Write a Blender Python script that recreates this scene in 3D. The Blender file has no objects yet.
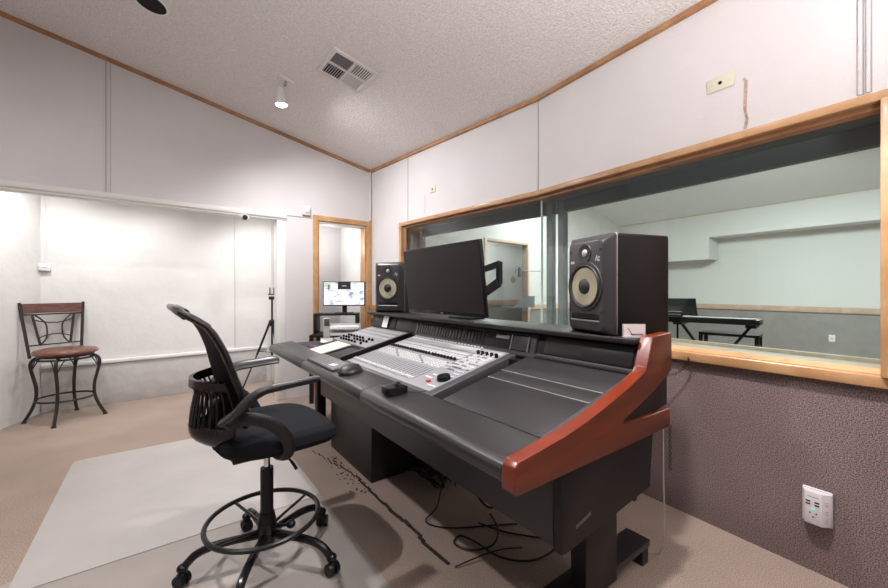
import bpy, bmesh, math, random
from mathutils import Matrix, Vector, Euler
R = math.radians
random.seed(4)
scn = bpy.context.scene
COL = scn.collection

# ------------------------------------------------------------------ camera
FPX, EYE = 380.0, 1.22
cd = bpy.data.cameras.new('camera'); cam = bpy.data.objects.new('camera', cd); COL.objects.link(cam)
cam.location = (0, 0, EYE); cam.rotation_euler = (R(90), 0, 0)
cd.sensor_width = 36; cd.lens = 36 * FPX / 888; cd.shift_y = -4 / 888; cd.clip_start = .05
scn.camera = cam

# ------------------------------------------------------------------ world and light
w = bpy.data.worlds.new('world'); scn.world = w; w.use_nodes = True
w.node_tree.nodes['Background'].inputs[0].default_value = (1.0, .95, .92, 1)
w.node_tree.nodes['Background'].inputs[1].default_value = .20
scn.view_settings.view_transform = 'Standard'; scn.view_settings.look = 'None'
scn.view_settings.exposure = 0.10; scn.view_settings.gamma = 1.0
scn.view_settings.use_curve_mapping = False

def light(name, kind, loc, power, size=.1, target=None, color=(1, .97, .94), **kw):
    d = bpy.data.lights.new(name, kind); d.energy = power; d.color = color
    if kind == 'AREA':
        d.shape = kw.pop('shape', 'DISK'); d.size = size
        if 'size_y' in kw: d.size_y = kw.pop('size_y')
    else: d.shadow_soft_size = size
    for k, v in kw.items(): setattr(d, k, v)
    o = bpy.data.objects.new(name, d); COL.objects.link(o); o.location = loc
    if target is not None:
        o.rotation_euler = (Vector(target) - Vector(loc)).to_track_quat('-Z', 'Y').to_euler()
    return o
WARM = (1, .955, .94)
# recessed ceiling cans of the control room (out of the frame, over and behind the camera)
light('ceiling_can_light', 'SPOT', (.62, 1.30, 2.66), 165, .05, (.85, 1.35, 0), WARM, spot_size=R(106), spot_blend=.45)
light('ceiling_can_light', 'AREA', (-1.75, 1.25, 3.15), 46, .10, (-1.7, 1.3, 0), WARM)
light('ceiling_can_light', 'AREA', (1.9, -.1, 2.55), 6, .16, (1.9, -.1, 0), WARM)
# added fill behind the camera, not a room fitting, to brighten the ceiling
light('added_ceiling_fill', 'AREA', (.75, -.35, 1.6), 86, .5, (.85, .15, 3), WARM, spread=R(135))
# alcove fittings above the opening
light('alcove_light', 'SPOT', (-3.45, 3.25, 2.2), 33, .08, (-4.0, 3.9, .9), (1, .98, .95), spot_size=R(130), spot_blend=.8)
light('alcove_light', 'SPOT', (-2.05, 4.35, 2.2), 42, .08, (-2.3, 5.0, .9), (1, .98, .95), spot_size=R(130), spot_blend=.8)
light('alcove_light', 'SPOT', (-2.95, 3.7, 2.2), 28, .08, (-3.2, 4.3, .6), (1, .98, .95), spot_size=R(140), spot_blend=.8)
# live room beyond the glass, and the passage behind the door
light('live_room_light', 'AREA', (4.2, 4.6, 2.9), 205, 1.0, (4.4, 5.0, 0), (.97, 1, .985))
light('live_room_light', 'AREA', (2.0, 6.2, 2.9), 62, .7, (2.0, 6.4, 0), (.97, 1, .985))
light('booth_light', 'POINT', (1.0, 8.6, 2.3), 75, .2, None, (.96, 1, 1))
light('passage_light', 'POINT', (-1.55, 5.05, 1.9), 6.5, .1, None, (1, .98, .96))

# ------------------------------------------------------------------ materials
MATS = {}
def mat(name, color, rough=.6, metal=0, bump=None, var=0, var_scale=8, spec=.5, emit=None, estr=1, coat=0, alpha=None):
    if name in MATS: return MATS[name]
    m = bpy.data.materials.new(name); m.use_nodes = True; nt = m.node_tree; b = nt.nodes['Principled BSDF']
    b.inputs['Base Color'].default_value = (*color, 1); b.inputs['Roughness'].default_value = rough
    b.inputs['Metallic'].default_value = metal; b.inputs['Specular IOR Level'].default_value = spec
    b.inputs['Coat Weight'].default_value = coat
    tc = nt.nodes.new('ShaderNodeTexCoord')
    if var:
        n = nt.nodes.new('ShaderNodeTexNoise'); n.inputs['Scale'].default_value = var_scale; n.inputs['Detail'].default_value = 6
        nt.links.new(tc.outputs['Object'], n.inputs['Vector'])
        mr = nt.nodes.new('ShaderNodeMapRange'); mr.inputs[1].default_value = .3; mr.inputs[2].default_value = .7
        mr.inputs[3].default_value = 1 - var; mr.inputs[4].default_value = 1 + var
        nt.links.new(n.outputs[0], mr.inputs[0])
        mx = nt.nodes.new('ShaderNodeVectorMath'); mx.operation = 'SCALE'; mx.inputs[0].default_value = color
        nt.links.new(mr.outputs[0], mx.inputs['Scale']); nt.links.new(mx.outputs[0], b.inputs['Base Color'])
    if bump:
        sc, st, dist = bump
        n = nt.nodes.new('ShaderNodeTexNoise'); n.inputs['Scale'].default_value = sc; n.inputs['Detail'].default_value = 3
        nt.links.new(tc.outputs['Object'], n.inputs['Vector'])
        bp = nt.nodes.new('ShaderNodeBump'); bp.inputs['Strength'].default_value = st; bp.inputs['Distance'].default_value = dist
        nt.links.new(n.outputs[0], bp.inputs['Height']); nt.links.new(bp.outputs[0], b.inputs['Normal'])
    if emit: b.inputs['Emission Color'].default_value = (*emit, 1); b.inputs['Emission Strength'].default_value = estr
    if alpha is not None: b.inputs['Alpha'].default_value = alpha
    MATS[name] = m; return m
def wood(name, c1, c2, rough=.4, scale=(1, 14, 14), coat=0, dist=3.5, wscale=1.6):
    m = bpy.data.materials.new(name); m.use_nodes = True; nt = m.node_tree; b = nt.nodes['Principled BSDF']
    tc = nt.nodes.new('ShaderNodeTexCoord'); mp = nt.nodes.new('ShaderNodeMapping'); mp.inputs['Scale'].default_value = scale
    nt.links.new(tc.outputs['Object'], mp.inputs[0])
    n = nt.nodes.new('ShaderNodeTexNoise'); n.inputs['Scale'].default_value = wscale; n.inputs['Detail'].default_value = 8; n.inputs['Distortion'].default_value = dist
    nt.links.new(mp.outputs[0], n.inputs['Vector'])
    cr = nt.nodes.new('ShaderNodeValToRGB'); cr.color_ramp.elements[0].position = .3; cr.color_ramp.elements[1].position = .68
    cr.color_ramp.elements[0].color = (*c1, 1); cr.color_ramp.elements[1].color = (*c2, 1)
    nt.links.new(n.outputs[0], cr.inputs[0]); nt.links.new(cr.outputs[0], b.inputs['Base Color'])
    b.inputs['Roughness'].default_value = rough; b.inputs['Coat Weight'].default_value = coat; b.inputs['Coat Roughness'].default_value = .15
    MATS[name] = m; return m
def carpet(name, c1, c2, sc=260, bumpd=.004, big=.08):
    m = bpy.data.materials.new(name); m.use_nodes = True; nt = m.node_tree; b = nt.nodes['Principled BSDF']
    tc = nt.nodes.new('ShaderNodeTexCoord')
    n = nt.nodes.new('ShaderNodeTexNoise'); n.inputs['Scale'].default_value = sc; n.inputs['Detail'].default_value = 2
    nt.links.new(tc.outputs['Object'], n.inputs['Vector'])
    cr = nt.nodes.new('ShaderNodeValToRGB'); cr.color_ramp.elements[0].position = .36; cr.color_ramp.elements[1].position = .66
    cr.color_ramp.elements[0].color = (*c1, 1); cr.color_ramp.elements[1].color = (*c2, 1)
    nt.links.new(n.outputs[0], cr.inputs[0])
    n2 = nt.nodes.new('ShaderNodeTexNoise'); n2.inputs['Scale'].default_value = 2.2; n2.inputs['Detail'].default_value = 5
    nt.links.new(tc.outputs['Object'], n2.inputs['Vector'])
    mr = nt.nodes.new('ShaderNodeMapRange'); mr.inputs[1].default_value = .3; mr.inputs[2].default_value = .7; mr.inputs[3].default_value = 1 - big; mr.inputs[4].default_value = 1 + big
    nt.links.new(n2.outputs[0], mr.inputs[0])
    mx = nt.nodes.new('ShaderNodeVectorMath'); mx.operation = 'SCALE'
    nt.links.new(cr.outputs[0], mx.inputs[0]); nt.links.new(mr.outputs[0], mx.inputs['Scale']); nt.links.new(mx.outputs[0], b.inputs['Base Color'])
    b.inputs['Roughness'].default_value = .95; b.inputs['Specular IOR Level'].default_value = .1
    bp = nt.nodes.new('ShaderNodeBump'); bp.inputs['Strength'].default_value = .6; bp.inputs['Distance'].default_value = bumpd
    nt.links.new(n.outputs[0], bp.inputs['Height']); nt.links.new(bp.outputs[0], b.inputs['Normal'])
    MATS[name] = m; return m
def glass(name, tint=(.86, .92, .90), refl=1.0):
    m = bpy.data.materials.new(name); m.use_nodes = True; nt = m.node_tree; nt.nodes.clear()
    out = nt.nodes.new('ShaderNodeOutputMaterial'); mix = nt.nodes.new('ShaderNodeMixShader')
    tr = nt.nodes.new('ShaderNodeBsdfTransparent'); tr.inputs[0].default_value = (*tint, 1)
    gl = nt.nodes.new('ShaderNodeBsdfGlossy'); gl.inputs['Roughness'].default_value = .0; gl.inputs[0].default_value = (refl, refl, refl, 1)
    fr = nt.nodes.new('ShaderNodeFresnel'); ge = nt.nodes.new('ShaderNodeNewGeometry'); ir = nt.nodes.new('ShaderNodeMapRange')
    ir.inputs[3].default_value = 1.5; ir.inputs[4].default_value = 1 / 1.5
    nt.links.new(ge.outputs['Backfacing'], ir.inputs[0]); nt.links.new(ir.outputs[0], fr.inputs[0])
    nt.links.new(fr.outputs[0], mix.inputs[0]); nt.links.new(tr.outputs[0], mix.inputs[1]); nt.links.new(gl.outputs[0], mix.inputs[2])
    nt.links.new(mix.outputs[0], out.inputs[0]); MATS[name] = m; return m

M_wall = mat('wall_fabric', (.66, .633, .642), .9, bump=(130, .5, .005), var=.03, var_scale=2.5, spec=.15)
M_alc = mat('alcove_fabric', (.70, .69, .685), .9, bump=(5, .35, .03), var=.03, var_scale=3, spec=.15)
M_ceil = mat('popcorn_ceiling', (.76, .72, .71), .95, bump=(78, .9, .012), var=.12, var_scale=80, spec=.1)
M_ceil2 = mat('popcorn_ceiling_live', (.80, .84, .84), .95, bump=(75, .9, .014), spec=.1)
M_wallcarpet = carpet('wall_carpet', (.09, .063, .060), (.36, .275, .27), 230, .005)
M_floor = carpet('floor_carpet', (.26, .20, .165), (.46, .37, .315), 210, .004, .10)
M_livewall = mat('live_wall', (.66, .66, .65), .9, bump=(60, .2, .003), spec=.1)
M_livelow = mat('live_lower_wall', (.29, .275, .265), .95, bump=(150, .4, .003), var=.08, spec=.1)
M_pine = wood('pine_trim', (.42, .21, .085), (.60, .36, .18), .45, (3, 3, 3), coat=.1, dist=1.0)
M_pinelight = wood('pale_pine', (.38, .19, .08), (.54, .32, .16), .45, (3, 3, 3), coat=.1, dist=1.0)
M_faded = wood('faded_pine', (.46, .32, .24), (.60, .44, .34), .5, (3, 3, 3), dist=1.0)
M_brown = wood('brown_trim', (.20, .085, .035), (.34, .16, .07), .5, (3, 3, 3), dist=1.0)
M_edge = wood('ceiling_trim_wood', (.30, .14, .06), (.47, .25, .12), .5, (3, 3, 3), dist=1.0)
M_orange = wood('orange_pine', (.58, .27, .12), (.70, .38, .19), .45, (3, 3, 3), coat=.1, dist=1.0)
M_mahog = wood('mahogany', (.085, .013, .003), (.165, .031, .008), .42, (7, 1.2, 9), coat=.03, dist=1.2, wscale=1.4)
M_mahogedge = wood('mahogany_edge', (.14, .018, .006), (.21, .032, .011), .3, (5, 2, 5), coat=.12, dist=.6)
M_white = mat('white_paint', (.78, .78, .77), .55)
M_whitetrim = mat('white_trim', (.70, .69, .67), .6)
M_plastic = mat('white_plastic', (.72, .68, .72), .4)
M_ivory = mat('ivory_plastic', (.63, .62, .47), .45)
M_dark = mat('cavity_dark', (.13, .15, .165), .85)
M_cavgrey = mat('cavity_grey', (.23, .26, .27), .8)
M_black = mat('black_plastic', (.010, .010, .011), .42, spec=.3)
M_blackgloss = mat('black_gloss', (.008, .008, .009), .22, spec=.35)
M_blackmetal = mat('black_metal', (.02, .02, .021), .3, .4)
M_iron = mat('dark_iron', (.045, .038, .035), .5, .6)
M_fabric = mat('seat_fabric', (.010, .011, .014), .92, bump=(500, .5, .002), spec=.15)
M_mesh = mat('back_mesh', (.008, .008, .009), .75, bump=(700, .5, .002), spec=.2)
M_vinyl = mat('wrist_vinyl', (.026, .023, .025), .36, bump=(320, .25, .002), spec=.6)
M_lam = mat('black_laminate', (.017, .014, .015), .42, bump=(420, .25, .001))
M_lamdark = mat('dark_laminate', (.008, .007, .007), .5, bump=(420, .2, .001), spec=.3)
M_panel = mat('rack_panel', (.027, .025, .027), .36, bump=(350, .15, .001))
M_console = mat('console_grey', (.26, .26, .28), .45)
M_consoleframe = mat('console_frame', (.055, .052, .058), .4)
M_conslight = mat('console_light', (.60, .60, .62), .45)
M_consmid = mat('console_mid', (.40, .40, .42), .5)
M_key = mat('key_white', (.62, .62, .63), .4)
M_keygrey = mat('key_grey', (.17, .17, .18), .45)
M_red = mat('red_button', (.6, .02, .03), .4)
M_chrome = mat('chrome', (.7, .7, .7), .15, 1)
M_screen = mat('off_screen', (.012, .008, .007), .34, spec=.35)
M_vent = mat('vent_white', (.66, .62, .61), .5)
M_hole = mat('hole_black', (.004, .004, .004), .9)
M_leather = mat('brown_leather', (.15, .055, .036), .3, bump=(60, .2, .004), var=.15, var_scale=10, coat=.25)
M_stoolwood = wood('stool_wood', (.06, .022, .018), (.17, .075, .06), .4, (3, 3, 20), coat=.2)
M_mat = mat('chair_mat', (.47, .44, .425), .32, bump=(7, .12, .01), var=.05, var_scale=4)
M_mat2 = mat('chair_mat_under', (.36, .325, .30), .38, bump=(7, .12, .01), var=.06, var_scale=4)
M_spk = mat('speaker_baffle', (.042, .038, .042), .34)
M_spkside = mat('speaker_vinyl', (.009, .007, .007), .45, spec=.25)
M_cone = mat('speaker_cone', (.42, .39, .27), .55, bump=(300, .3, .001))
M_rubber = mat('speaker_rubber', (.02, .02, .02), .55)
M_paper = mat('paper', (.85, .84, .82), .6)
M_cream = mat('cream_paper', (.80, .74, .62), .6)
M_clear = mat('tray_plastic', (.72, .72, .78), .25, alpha=.55)
M_silver = mat('silver_plastic', (.55, .53, .50), .35, .3)
M_purple = mat('purple_ink', (.26, .03, .33), .4)
M_glass = glass('pane_glass', (.91, .94, .93))
M_glass2 = glass('pane_glass_outer', (.93, .955, .945))
M_debris = mat('debris', (.03, .027, .025), .95, bump=(120, 1, .01))

# ------------------------------------------------------------------ mesh builder
class MB:
    def __init__(s): s.v = []; s.f = []; s.m = []; s.mi = 0; s.M = Matrix.Identity(4)
    def add(s, vs, fs, mi=None):
        k = len(s.v); s.v += [tuple(s.M @ Vector(p)) for p in vs]
        s.f += [[i + k for i in f] for f in fs]; s.m += [s.mi if mi is None else mi] * len(fs)
        return s
    def bm(s, b, mat=None):
        if mat is not None: bmesh.ops.transform(b, matrix=mat, verts=b.verts)
        b.verts.index_update()
        s.add([v.co.copy() for v in b.verts], [[v.index for v in f.verts] for f in b.faces]); b.free(); return s
    def box(s, c, d, rot=None, bev=0, seg=2):
        b = bmesh.new(); bmesh.ops.create_cube(b, size=1)
        bmesh.ops.scale(b, vec=d, verts=b.verts)
        if bev: bmesh.ops.bevel(b, geom=b.edges[:], offset=bev, segments=seg, profile=.5, affect='EDGES')
        m = Matrix.Translation(c)
        if rot is not None: m = m @ Euler(rot).to_matrix().to_4x4()
        return s.bm(b, m)
    def b2(s, lo, hi, bev=0, seg=2):
        return s.box([(a + b) / 2 for a, b in zip(lo, hi)], [abs(b - a) for a, b in zip(lo, hi)], None, bev, seg)
    def cyl(s, p0, p1, r0, r1=None, n=16, cap=True):
        r1 = r0 if r1 is None else r1; p0 = Vector(p0); p1 = Vector(p1); q = (p1 - p0).to_track_quat('Z', 'Y')
        vs = []
        for p, r in ((p0, r0), (p1, r1)):
            for i in range(n): vs.append(p + q @ Vector((r * math.cos(2 * math.pi * i / n), r * math.sin(2 * math.pi * i / n), 0)))
        fs = [[i, (i + 1) % n, n + (i + 1) % n, n + i] for i in range(n)]
        if cap: fs += [list(range(n))[::-1], list(range(n, 2 * n))]
        return s.add(vs, fs)
    def tube(s, pts, r, n=8, closed=False, flat=None):
        pts = [Vector(p) for p in pts]; N = len(pts); rs = r if isinstance(r, (list, tuple)) else [r] * N
        vs = []; up = None
        for i, p in enumerate(pts):
            if closed: t = pts[(i + 1) % N] - pts[i - 1]
            else: t = pts[min(i + 1, N - 1)] - pts[max(i - 1, 0)]
            t.normalize()
            if up is None: up = Vector((0, 0, 1)) if abs(t.z) < .9 else Vector((1, 0, 0))
            a = (up - t * up.dot(t)).normalized(); b = t.cross(a); up = a
            sx, sy = (1, 1) if flat is None else flat
            for k in range(n):
                an = 2 * math.pi * k / n + math.pi / n
                vs.append(p + (a * math.cos(an) * sx + b * math.sin(an) * sy) * rs[i])
        fs = []
        for i in range(N if closed else N - 1):
            j = (i + 1) % N
            for k in range(n): fs.append([i * n + k, i * n + (k + 1) % n, j * n + (k + 1) % n, j * n + k])
        if not closed: fs += [list(range(n))[::-1], [(N - 1) * n + k for k in range(n)]]
        return s.add(vs, fs)
    def lathe(s, prof, c=(0, 0, 0), rot=None, n=32):
        q = Euler(rot).to_matrix() if rot is not None else Matrix.Identity(3)
        vs = []; c = Vector(c)
        for r, z in prof:
            for i in range(n): vs.append(c + q @ Vector((r * math.cos(2 * math.pi * i / n), r * math.sin(2 * math.pi * i / n), z)))
        fs = []
        for j in range(len(prof) - 1):
            for i in range(n): fs.append([j * n + i, j * n + (i + 1) % n, (j + 1) * n + (i + 1) % n, (j + 1) * n + i])
        fs += [list(range(n))[::-1], [(len(prof) - 1) * n + i for i in range(n)]]
        return s.add(vs, fs)
    def prism(s, poly, a0, a1, axis='x', bev=0, seg=2):
        """poly in the two other axes, extruded along axis from a0 to a1"""
        def P(p, a):
            return {'x': (a, p[0], p[1]), 'y': (p[0], a, p[1]), 'z': (p[0], p[1], a)}[axis]
        b = bmesh.new(); v0 = [b.verts.new(P(p, a0)) for p in poly]; v1 = [b.verts.new(P(p, a1)) for p in poly]
        n = len(poly); b.faces.new(v0[::-1]); b.faces.new(v1)
        for i in range(n): b.faces.new([v0[i], v0[(i + 1) % n], v1[(i + 1) % n], v1[i]])
        if bev: bmesh.ops.bevel(b, geom=b.edges[:], offset=bev, segments=seg, profile=.5, affect='EDGES')
        bmesh.ops.recalc_face_normals(b, faces=b.faces[:])
        return s.bm(b)
    def grid(s, fn, nu, nv, thick=0, cu=False):
        """surface fn(u,v) for u,v in 0..1; thick>0 closes it into a shell"""
        P = [[Vector(fn(i / (nu - 1), j / (nv - 1))) for j in range(nv)] for i in range(nu)]
        if not thick:
            return s.add([p for r in P for p in r], [[i * nv + j, (i + 1) * nv + j, (i + 1) * nv + j + 1, i * nv + j + 1] for i in range(nu - 1) for j in range(nv - 1)])
        Nn = []
        for i in range(nu):
            for j in range(nv):
                du = P[min(i + 1, nu - 1)][j] - P[max(i - 1, 0)][j]; dv = P[i][min(j + 1, nv - 1)] - P[i][max(j - 1, 0)]
                Nn.append(du.cross(dv).normalized())
        flat = [p for r in P for p in r]; K = len(flat)
        vs = [p + n * thick / 2 for p, n in zip(flat, Nn)] + [p - n * thick / 2 for p, n in zip(flat, Nn)]
        fs = []
        for i in range(nu - 1):
            for j in range(nv - 1):
                a, b_, c, d = i * nv + j, (i + 1) * nv + j, (i + 1) * nv + j + 1, i * nv + j + 1
                fs += [[a, b_, c, d], [K + d, K + c, K + b_, K + a]]
        for i in range(nu - 1):
            fs += [[i * nv, K + i * nv, K + (i + 1) * nv, (i + 1) * nv], [(i + 1) * nv + nv - 1, K + (i + 1) * nv + nv - 1, K + i * nv + nv - 1, i * nv + nv - 1]]
        for j in range(nv - 1):
            fs += [[j + 1, K + j + 1, K + j, j], [(nu - 1) * nv + j, K + (nu - 1) * nv + j, K + (nu - 1) * nv + j + 1, (nu - 1) * nv + j + 1]]
        return s.add(vs, fs)
    def ell(s, c, d, rot=None, nu=24, nv=14):
        b = bmesh.new(); bmesh.ops.create_uvsphere(b, u_segments=nu, v_segments=nv, radius=1)
        m = Matrix.Translation(c)
        if rot is not None: m = m @ Euler(rot).to_matrix().to_4x4()
        return s.bm(b, m @ Matrix.Diagonal((*d, 1)))
    def build(s, name, mats, parent=None, smooth=35, loc=None, rotz=None):
        me = bpy.data.meshes.new(name); me.from_pydata(s.v, [], s.f)
        if not isinstance(mats, (list, tuple)): mats = [mats]
        for m in mats: me.materials.append(m)
        me.polygons.foreach_set('material_index', s.m)
        b = bmesh.new(); b.from_mesh(me); bmesh.ops.recalc_face_normals(b, faces=b.faces[:]); b.to_mesh(me); b.free()
        if smooth:
            me.polygons.foreach_set('use_smooth', [True] * len(me.polygons)); me.set_sharp_from_angle(angle=R(smooth))
        me.update()
        o = bpy.data.objects.new(name, me); COL.objects.link(o)
        if parent: o.parent = parent
        if loc is not None: o.location = loc
        if rotz is not None: o.rotation_euler = (0, 0, rotz)
        return o
def tag(o, label, cat, group=None):
    o['label'] = label; o['category'] = cat
    if group: o['group'] = group
    return o
def thing(name, label, cat, loc=(0, 0, 0), rotz=0, group=None):
    o = bpy.data.objects.new(name, None); COL.objects.link(o); o.location = loc; o.rotation_euler = (0, 0, rotz)
    o.empty_display_size = .1
    return tag(o, label, cat, group)
def struct(o): o['kind'] = 'structure'; return o
def copy_tree(o, parent=None):
    c = o.copy(); COL.objects.link(c); c.parent = parent
    for ch in [x for x in bpy.data.objects if x.parent == o]: copy_tree(ch, c)
    return c
def smoothpath(pts, k=6, closed=False):
    pts = [Vector(p) for p in pts]; N = len(pts); out = []
    rng = range(N if closed else N - 1)
    for i in rng:
        if closed: p0, p1, p2, p3 = pts[i - 1], pts[i], pts[(i + 1) % N], pts[(i + 2) % N]
        else: p0, p1, p2, p3 = pts[max(i - 1, 0)], pts[i], pts[i + 1], pts[min(i + 2, N - 1)]
        for j in range(k):
            t = j / k
            out.append(.5 * ((2 * p1) + (-p0 + p2) * t + (2 * p0 - 5 * p1 + 4 * p2 - p3) * t * t + (-p0 + 3 * p1 - 3 * p2 + p3) * t ** 3))
    if not closed: out.append(pts[-1])
    return out

# ------------------------------------------------------------------ frames of reference
def ceil_z(x, y): return 3.1543 - .14994 * x - .10847 * y
C0 = Vector((-.947, 4.93, 0)); BR = math.atan2(.6361, .7716)      # back wall: local x to the right, y away
def BW(x, y, z=0): return Vector((C0.x + .7716 * x - .6361 * y, C0.y + .6361 * x + .7716 * y, z))
S0 = Vector((.735, 2.972, 0))
R1A = math.atan2(-.7586, .6517); R1x = Vector((.6517, -.7586, 0)); R1y = Vector((.7586, .6517, 0))
R2A = math.atan2(-.8364, .5483); R2x = Vector((.5483, -.8364, 0)); R2y = Vector((.8364, .5483, 0))
def W1(x, y, z=0): return C0 + R1x * x + R1y * y + Vector((0, 0, z))
def W2(x, y, z=0): return S0 + R2x * x + R2y * y + Vector((0, 0, z))
L1 = 2.581

# ------------------------------------------------------------------ structure
mb = MB()
mb.b2((-5.6, -2.2, -.05), (9, 13, 0)); struct(mb.build('floor', M_floor))

# ceiling slab, a sloping plane
poly = [BW(-4.6, 0), BW(.05, .0), C0 + R1y * .05, S0 + R1y * .06, W2(4.6, .06), Vector((3.2, -2.2, 0)), Vector((-5.6, -2.2, 0)), Vector((-5.6, 1.3, 0))]
vs = [(p.x, p.y, ceil_z(p.x, p.y)) for p in poly]; n = len(vs)
mb = MB(); mb.add(vs + [(x, y, z + .1) for x, y, z in vs], [list(range(n))[::-1], list(range(n, 2 * n))] + [[i, (i + 1) % n, n + (i + 1) % n, n + i] for i in range(n)])
struct(mb.build('ceiling', M_ceil, smooth=0))

def zc_b(x, y=0): p = BW(x, y); return ceil_z(p.x, p.y)
# back wall with the alcove opening and the doorway
mb = MB()
mb.prism([(-1.075, 0), (-.71, 0), (-.71, 2.045), (-.05, 2.045), (-.05, 0), (.0, 0), (.0, zc_b(0) + .08), (-4.4, zc_b(-4.4) + .08), (-4.4, 2.05), (-1.075, 2.05)], 0, .12, 'y')
struct(mb.build('wall_back', M_wall, None, 0, C0, BR))
# alcove behind
mb = MB(); mb.b2((-3.2, 1.04, 0), (-.9, 1.14, 2.5)); struct(mb.build('wall_alcove_back', M_alc, None, 0, C0, BR))
mb = MB(); mb.b2((-.94, .12, 0), (-.90, 1.04, 2.5)); struct(mb.build('wall_alcove_right', M_alc, None, 0, C0, BR))
A = Vector((-3.997, 3.769, 0)); d = Vector((.128, -.458, 0)).normalized()
mb = MB(); mb.b2((-.05, -.08, 0), (2.2, 0, 2.5))
struct(mb.build('wall_alcove_left', M_alc, None, 0, A, math.atan2(d.y, d.x)))
mb = MB(); mb.b2((-4.4, .12, 2.33), (-.9, 1.1, 2.4)); struct(mb.build('ceiling_alcove', M_alc, None, 0, C0, BR))
# white header rail and jamb strip of the alcove, rail inside it, seams
mb = MB(); mb.b2((-4.3, -.025, 2.015), (-1.06, .12, 2.062), .004); mb.b2((-4.3, -.012, 1.995), (-1.06, .10, 2.018), .003)
struct(mb.build('trim_1', M_whitetrim, None, 35, C0, BR))
mb = MB(); mb.b2((-1.16, -.004, 0), (-1.07, .11, 2.0), .006); struct(mb.build('trim_2', M_white, None, 35, C0, BR))
mb = MB(); mb.b2((-3.09, 1.005, .44), (-1.0, 1.045, .475), .006); struct(mb.build('trim_3', M_white, None, 35, C0, BR))
mb = MB(); mb.b2((-3.09, 1.025, 0), (-1.0, 1.045, .44), .004); struct(mb.build('wall_alcove_lower', mat('alcove_lower', (.52, .50, .49), .9, bump=(9, .5, .02), var=.05, spec=.1), None, 35, C0, BR))
mb = MB(); mb.b2((-1.385, 1.03, .47), (-1.372, 1.042, 2.33), .002); struct(mb.build('trim_4', M_wall, None, 35, C0, BR))
for k, (x, zb) in enumerate(((-2.56, 2.06), (-.853, 2.13))):
    mb = MB()
    zt = zc_b(x) - .01
    if k == 0:
        mb.mi = 1; mb.b2((x - .014, -.002, zb), (x - .008, .004, zt)); mb.b2((x + .018, -.002, zb), (x + .021, .004, zt)); mb.mi = 0
        mb.b2((x - .028, -.008, zb), (x - .014, .004, zt), .003); mb.b2((x + .004, -.008, zb), (x + .018, .004, zt), .003)
    else: mb.b2((x - .004, -.003, zb), (x + .004, .004, zt), .001)
    struct(mb.build('trim_%d' % (5 + k), [M_wall, mat('seam_shadow', (.35, .33, .33), .9)], None, 35, C0, BR))
mb = MB(); mb.b2((-1.07, -.003, 2.052), (-.77, .004, 2.062), .001); struct(mb.build('trim_7', mat('seam_shadow', (.35, .33, .33), .9), None, 35, C0, BR))
# brown wood strips where the ceiling meets the walls
mb = MB()
a, b_ = BW(-4.4, -.012), BW(0, -.012)
mb.tube([(a.x, a.y, ceil_z(a.x, a.y) - .015), (b_.x, b_.y, ceil_z(b_.x, b_.y) - .015)], .021, 4)
struct(mb.build('trim_8', M_edge, None, 0))
mb = MB()
pp = [W1(0, -.012), S0 - R2y * .012, W2(4.4, -.012)]
mb.tube([(p.x, p.y, ceil_z(p.x, p.y) - .015) for p in pp], .021, 4)
struct(mb.build('trim_9', M_edge, None, 0))
mb = MB(); mb.b2((.0, -.02, 2.11), (.025, .0, 2.75), .003); struct(mb.build('trim_10', M_whitetrim, None, 35, C0 + Vector((-.008, -.008, 0)), R1A))

# passage behind the doorway
mb = MB(); mb.b2((-.85, .93, 0), (.1, 1.0, 2.6)); struct(mb.build('wall_passage_back', M_wall, None, 0, C0, BR))
mb = MB(); mb.b2((.0, .12, 0), (.06, .93, 2.6)); struct(mb.build('wall_passage_right', M_white, None, 0, C0, BR))
mb = MB(); mb.b2((-.85, .12, 0), (-.8, .93, 2.6)); struct(mb.build('wall_passage_left', M_white, None, 0, C0, BR))
mb = MB(); mb.b2((-.85, .12, 2.13), (.06, .95, 2.18)); struct(mb.build('ceiling_passage', M_white, None, 0, C0, BR))
# door casing (no leaf: the doorway stands open)
mb = MB()
mb.b2((-.762, -.02, 0), (-.700, .03, 2.100), .004); mb.b2((-.700, .0, 0), (-.685, .125, 2.03), .003)
mb.b2((-.070, -.02, 0), (-.006, .03, 2.100), .004); mb.b2((-.088, .0, 0), (-.070, .125, 2.03), .003)
mb.b2((-.699, -.0201, 2.038), (-.071, .03, 2.100), .004)
mb.mi = 1; mb.b2((-.685, .0, 2.015), (-.088, .125, 2.036), .003)
struct(mb.build('door_1', [M_pine, M_whitetrim], None, 35, C0, BR))

# right wall, two straight stretches with a slight bend where they meet
WT = .30; ZB, ZT = .885, 1.95
def zc1(x): p = W1(x, 0); return ceil_z(p.x, p.y)
def zc2(x): p = W2(x, 0); return ceil_z(p.x, p.y)
mb = MB()
mb.prism([(0, 0), (L1, 0), (L1, ZB - .03), (.72, ZB - .03), (0, ZB - .03)], 0, WT, 'y', )
mb.mi = 1
mb.prism([(0, ZB - .03), (.72, ZB - .03), (.72, ZT + .02), (L1, ZT + .02), (L1, zc1(L1) + .06), (0, zc1(0) + .06)], 0, WT, 'y')
struct(mb.build('wall_right', [M_wallcarpet, M_wall], None, 0, C0, R1A))
mb = MB(); X0 = -.04; X1 = 1.80
mb.prism([(X0, 0), (4.6, 0), (4.6, ZB - .03), (X0, ZB - .03)], 0, WT, 'y')
mb.mi = 1
mb.prism([(X0, ZT + .02), (X1 + .05, ZT + .02), (X1 + .05, ZB - .03), (4.6, ZB - .03), (4.6, zc2(4.6) + .06), (X0, zc2(0) + .06)], 0, WT, 'y')
struct(mb.build('wall_right', [M_wallcarpet, M_wall], None, 0, S0, R2A))
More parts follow.
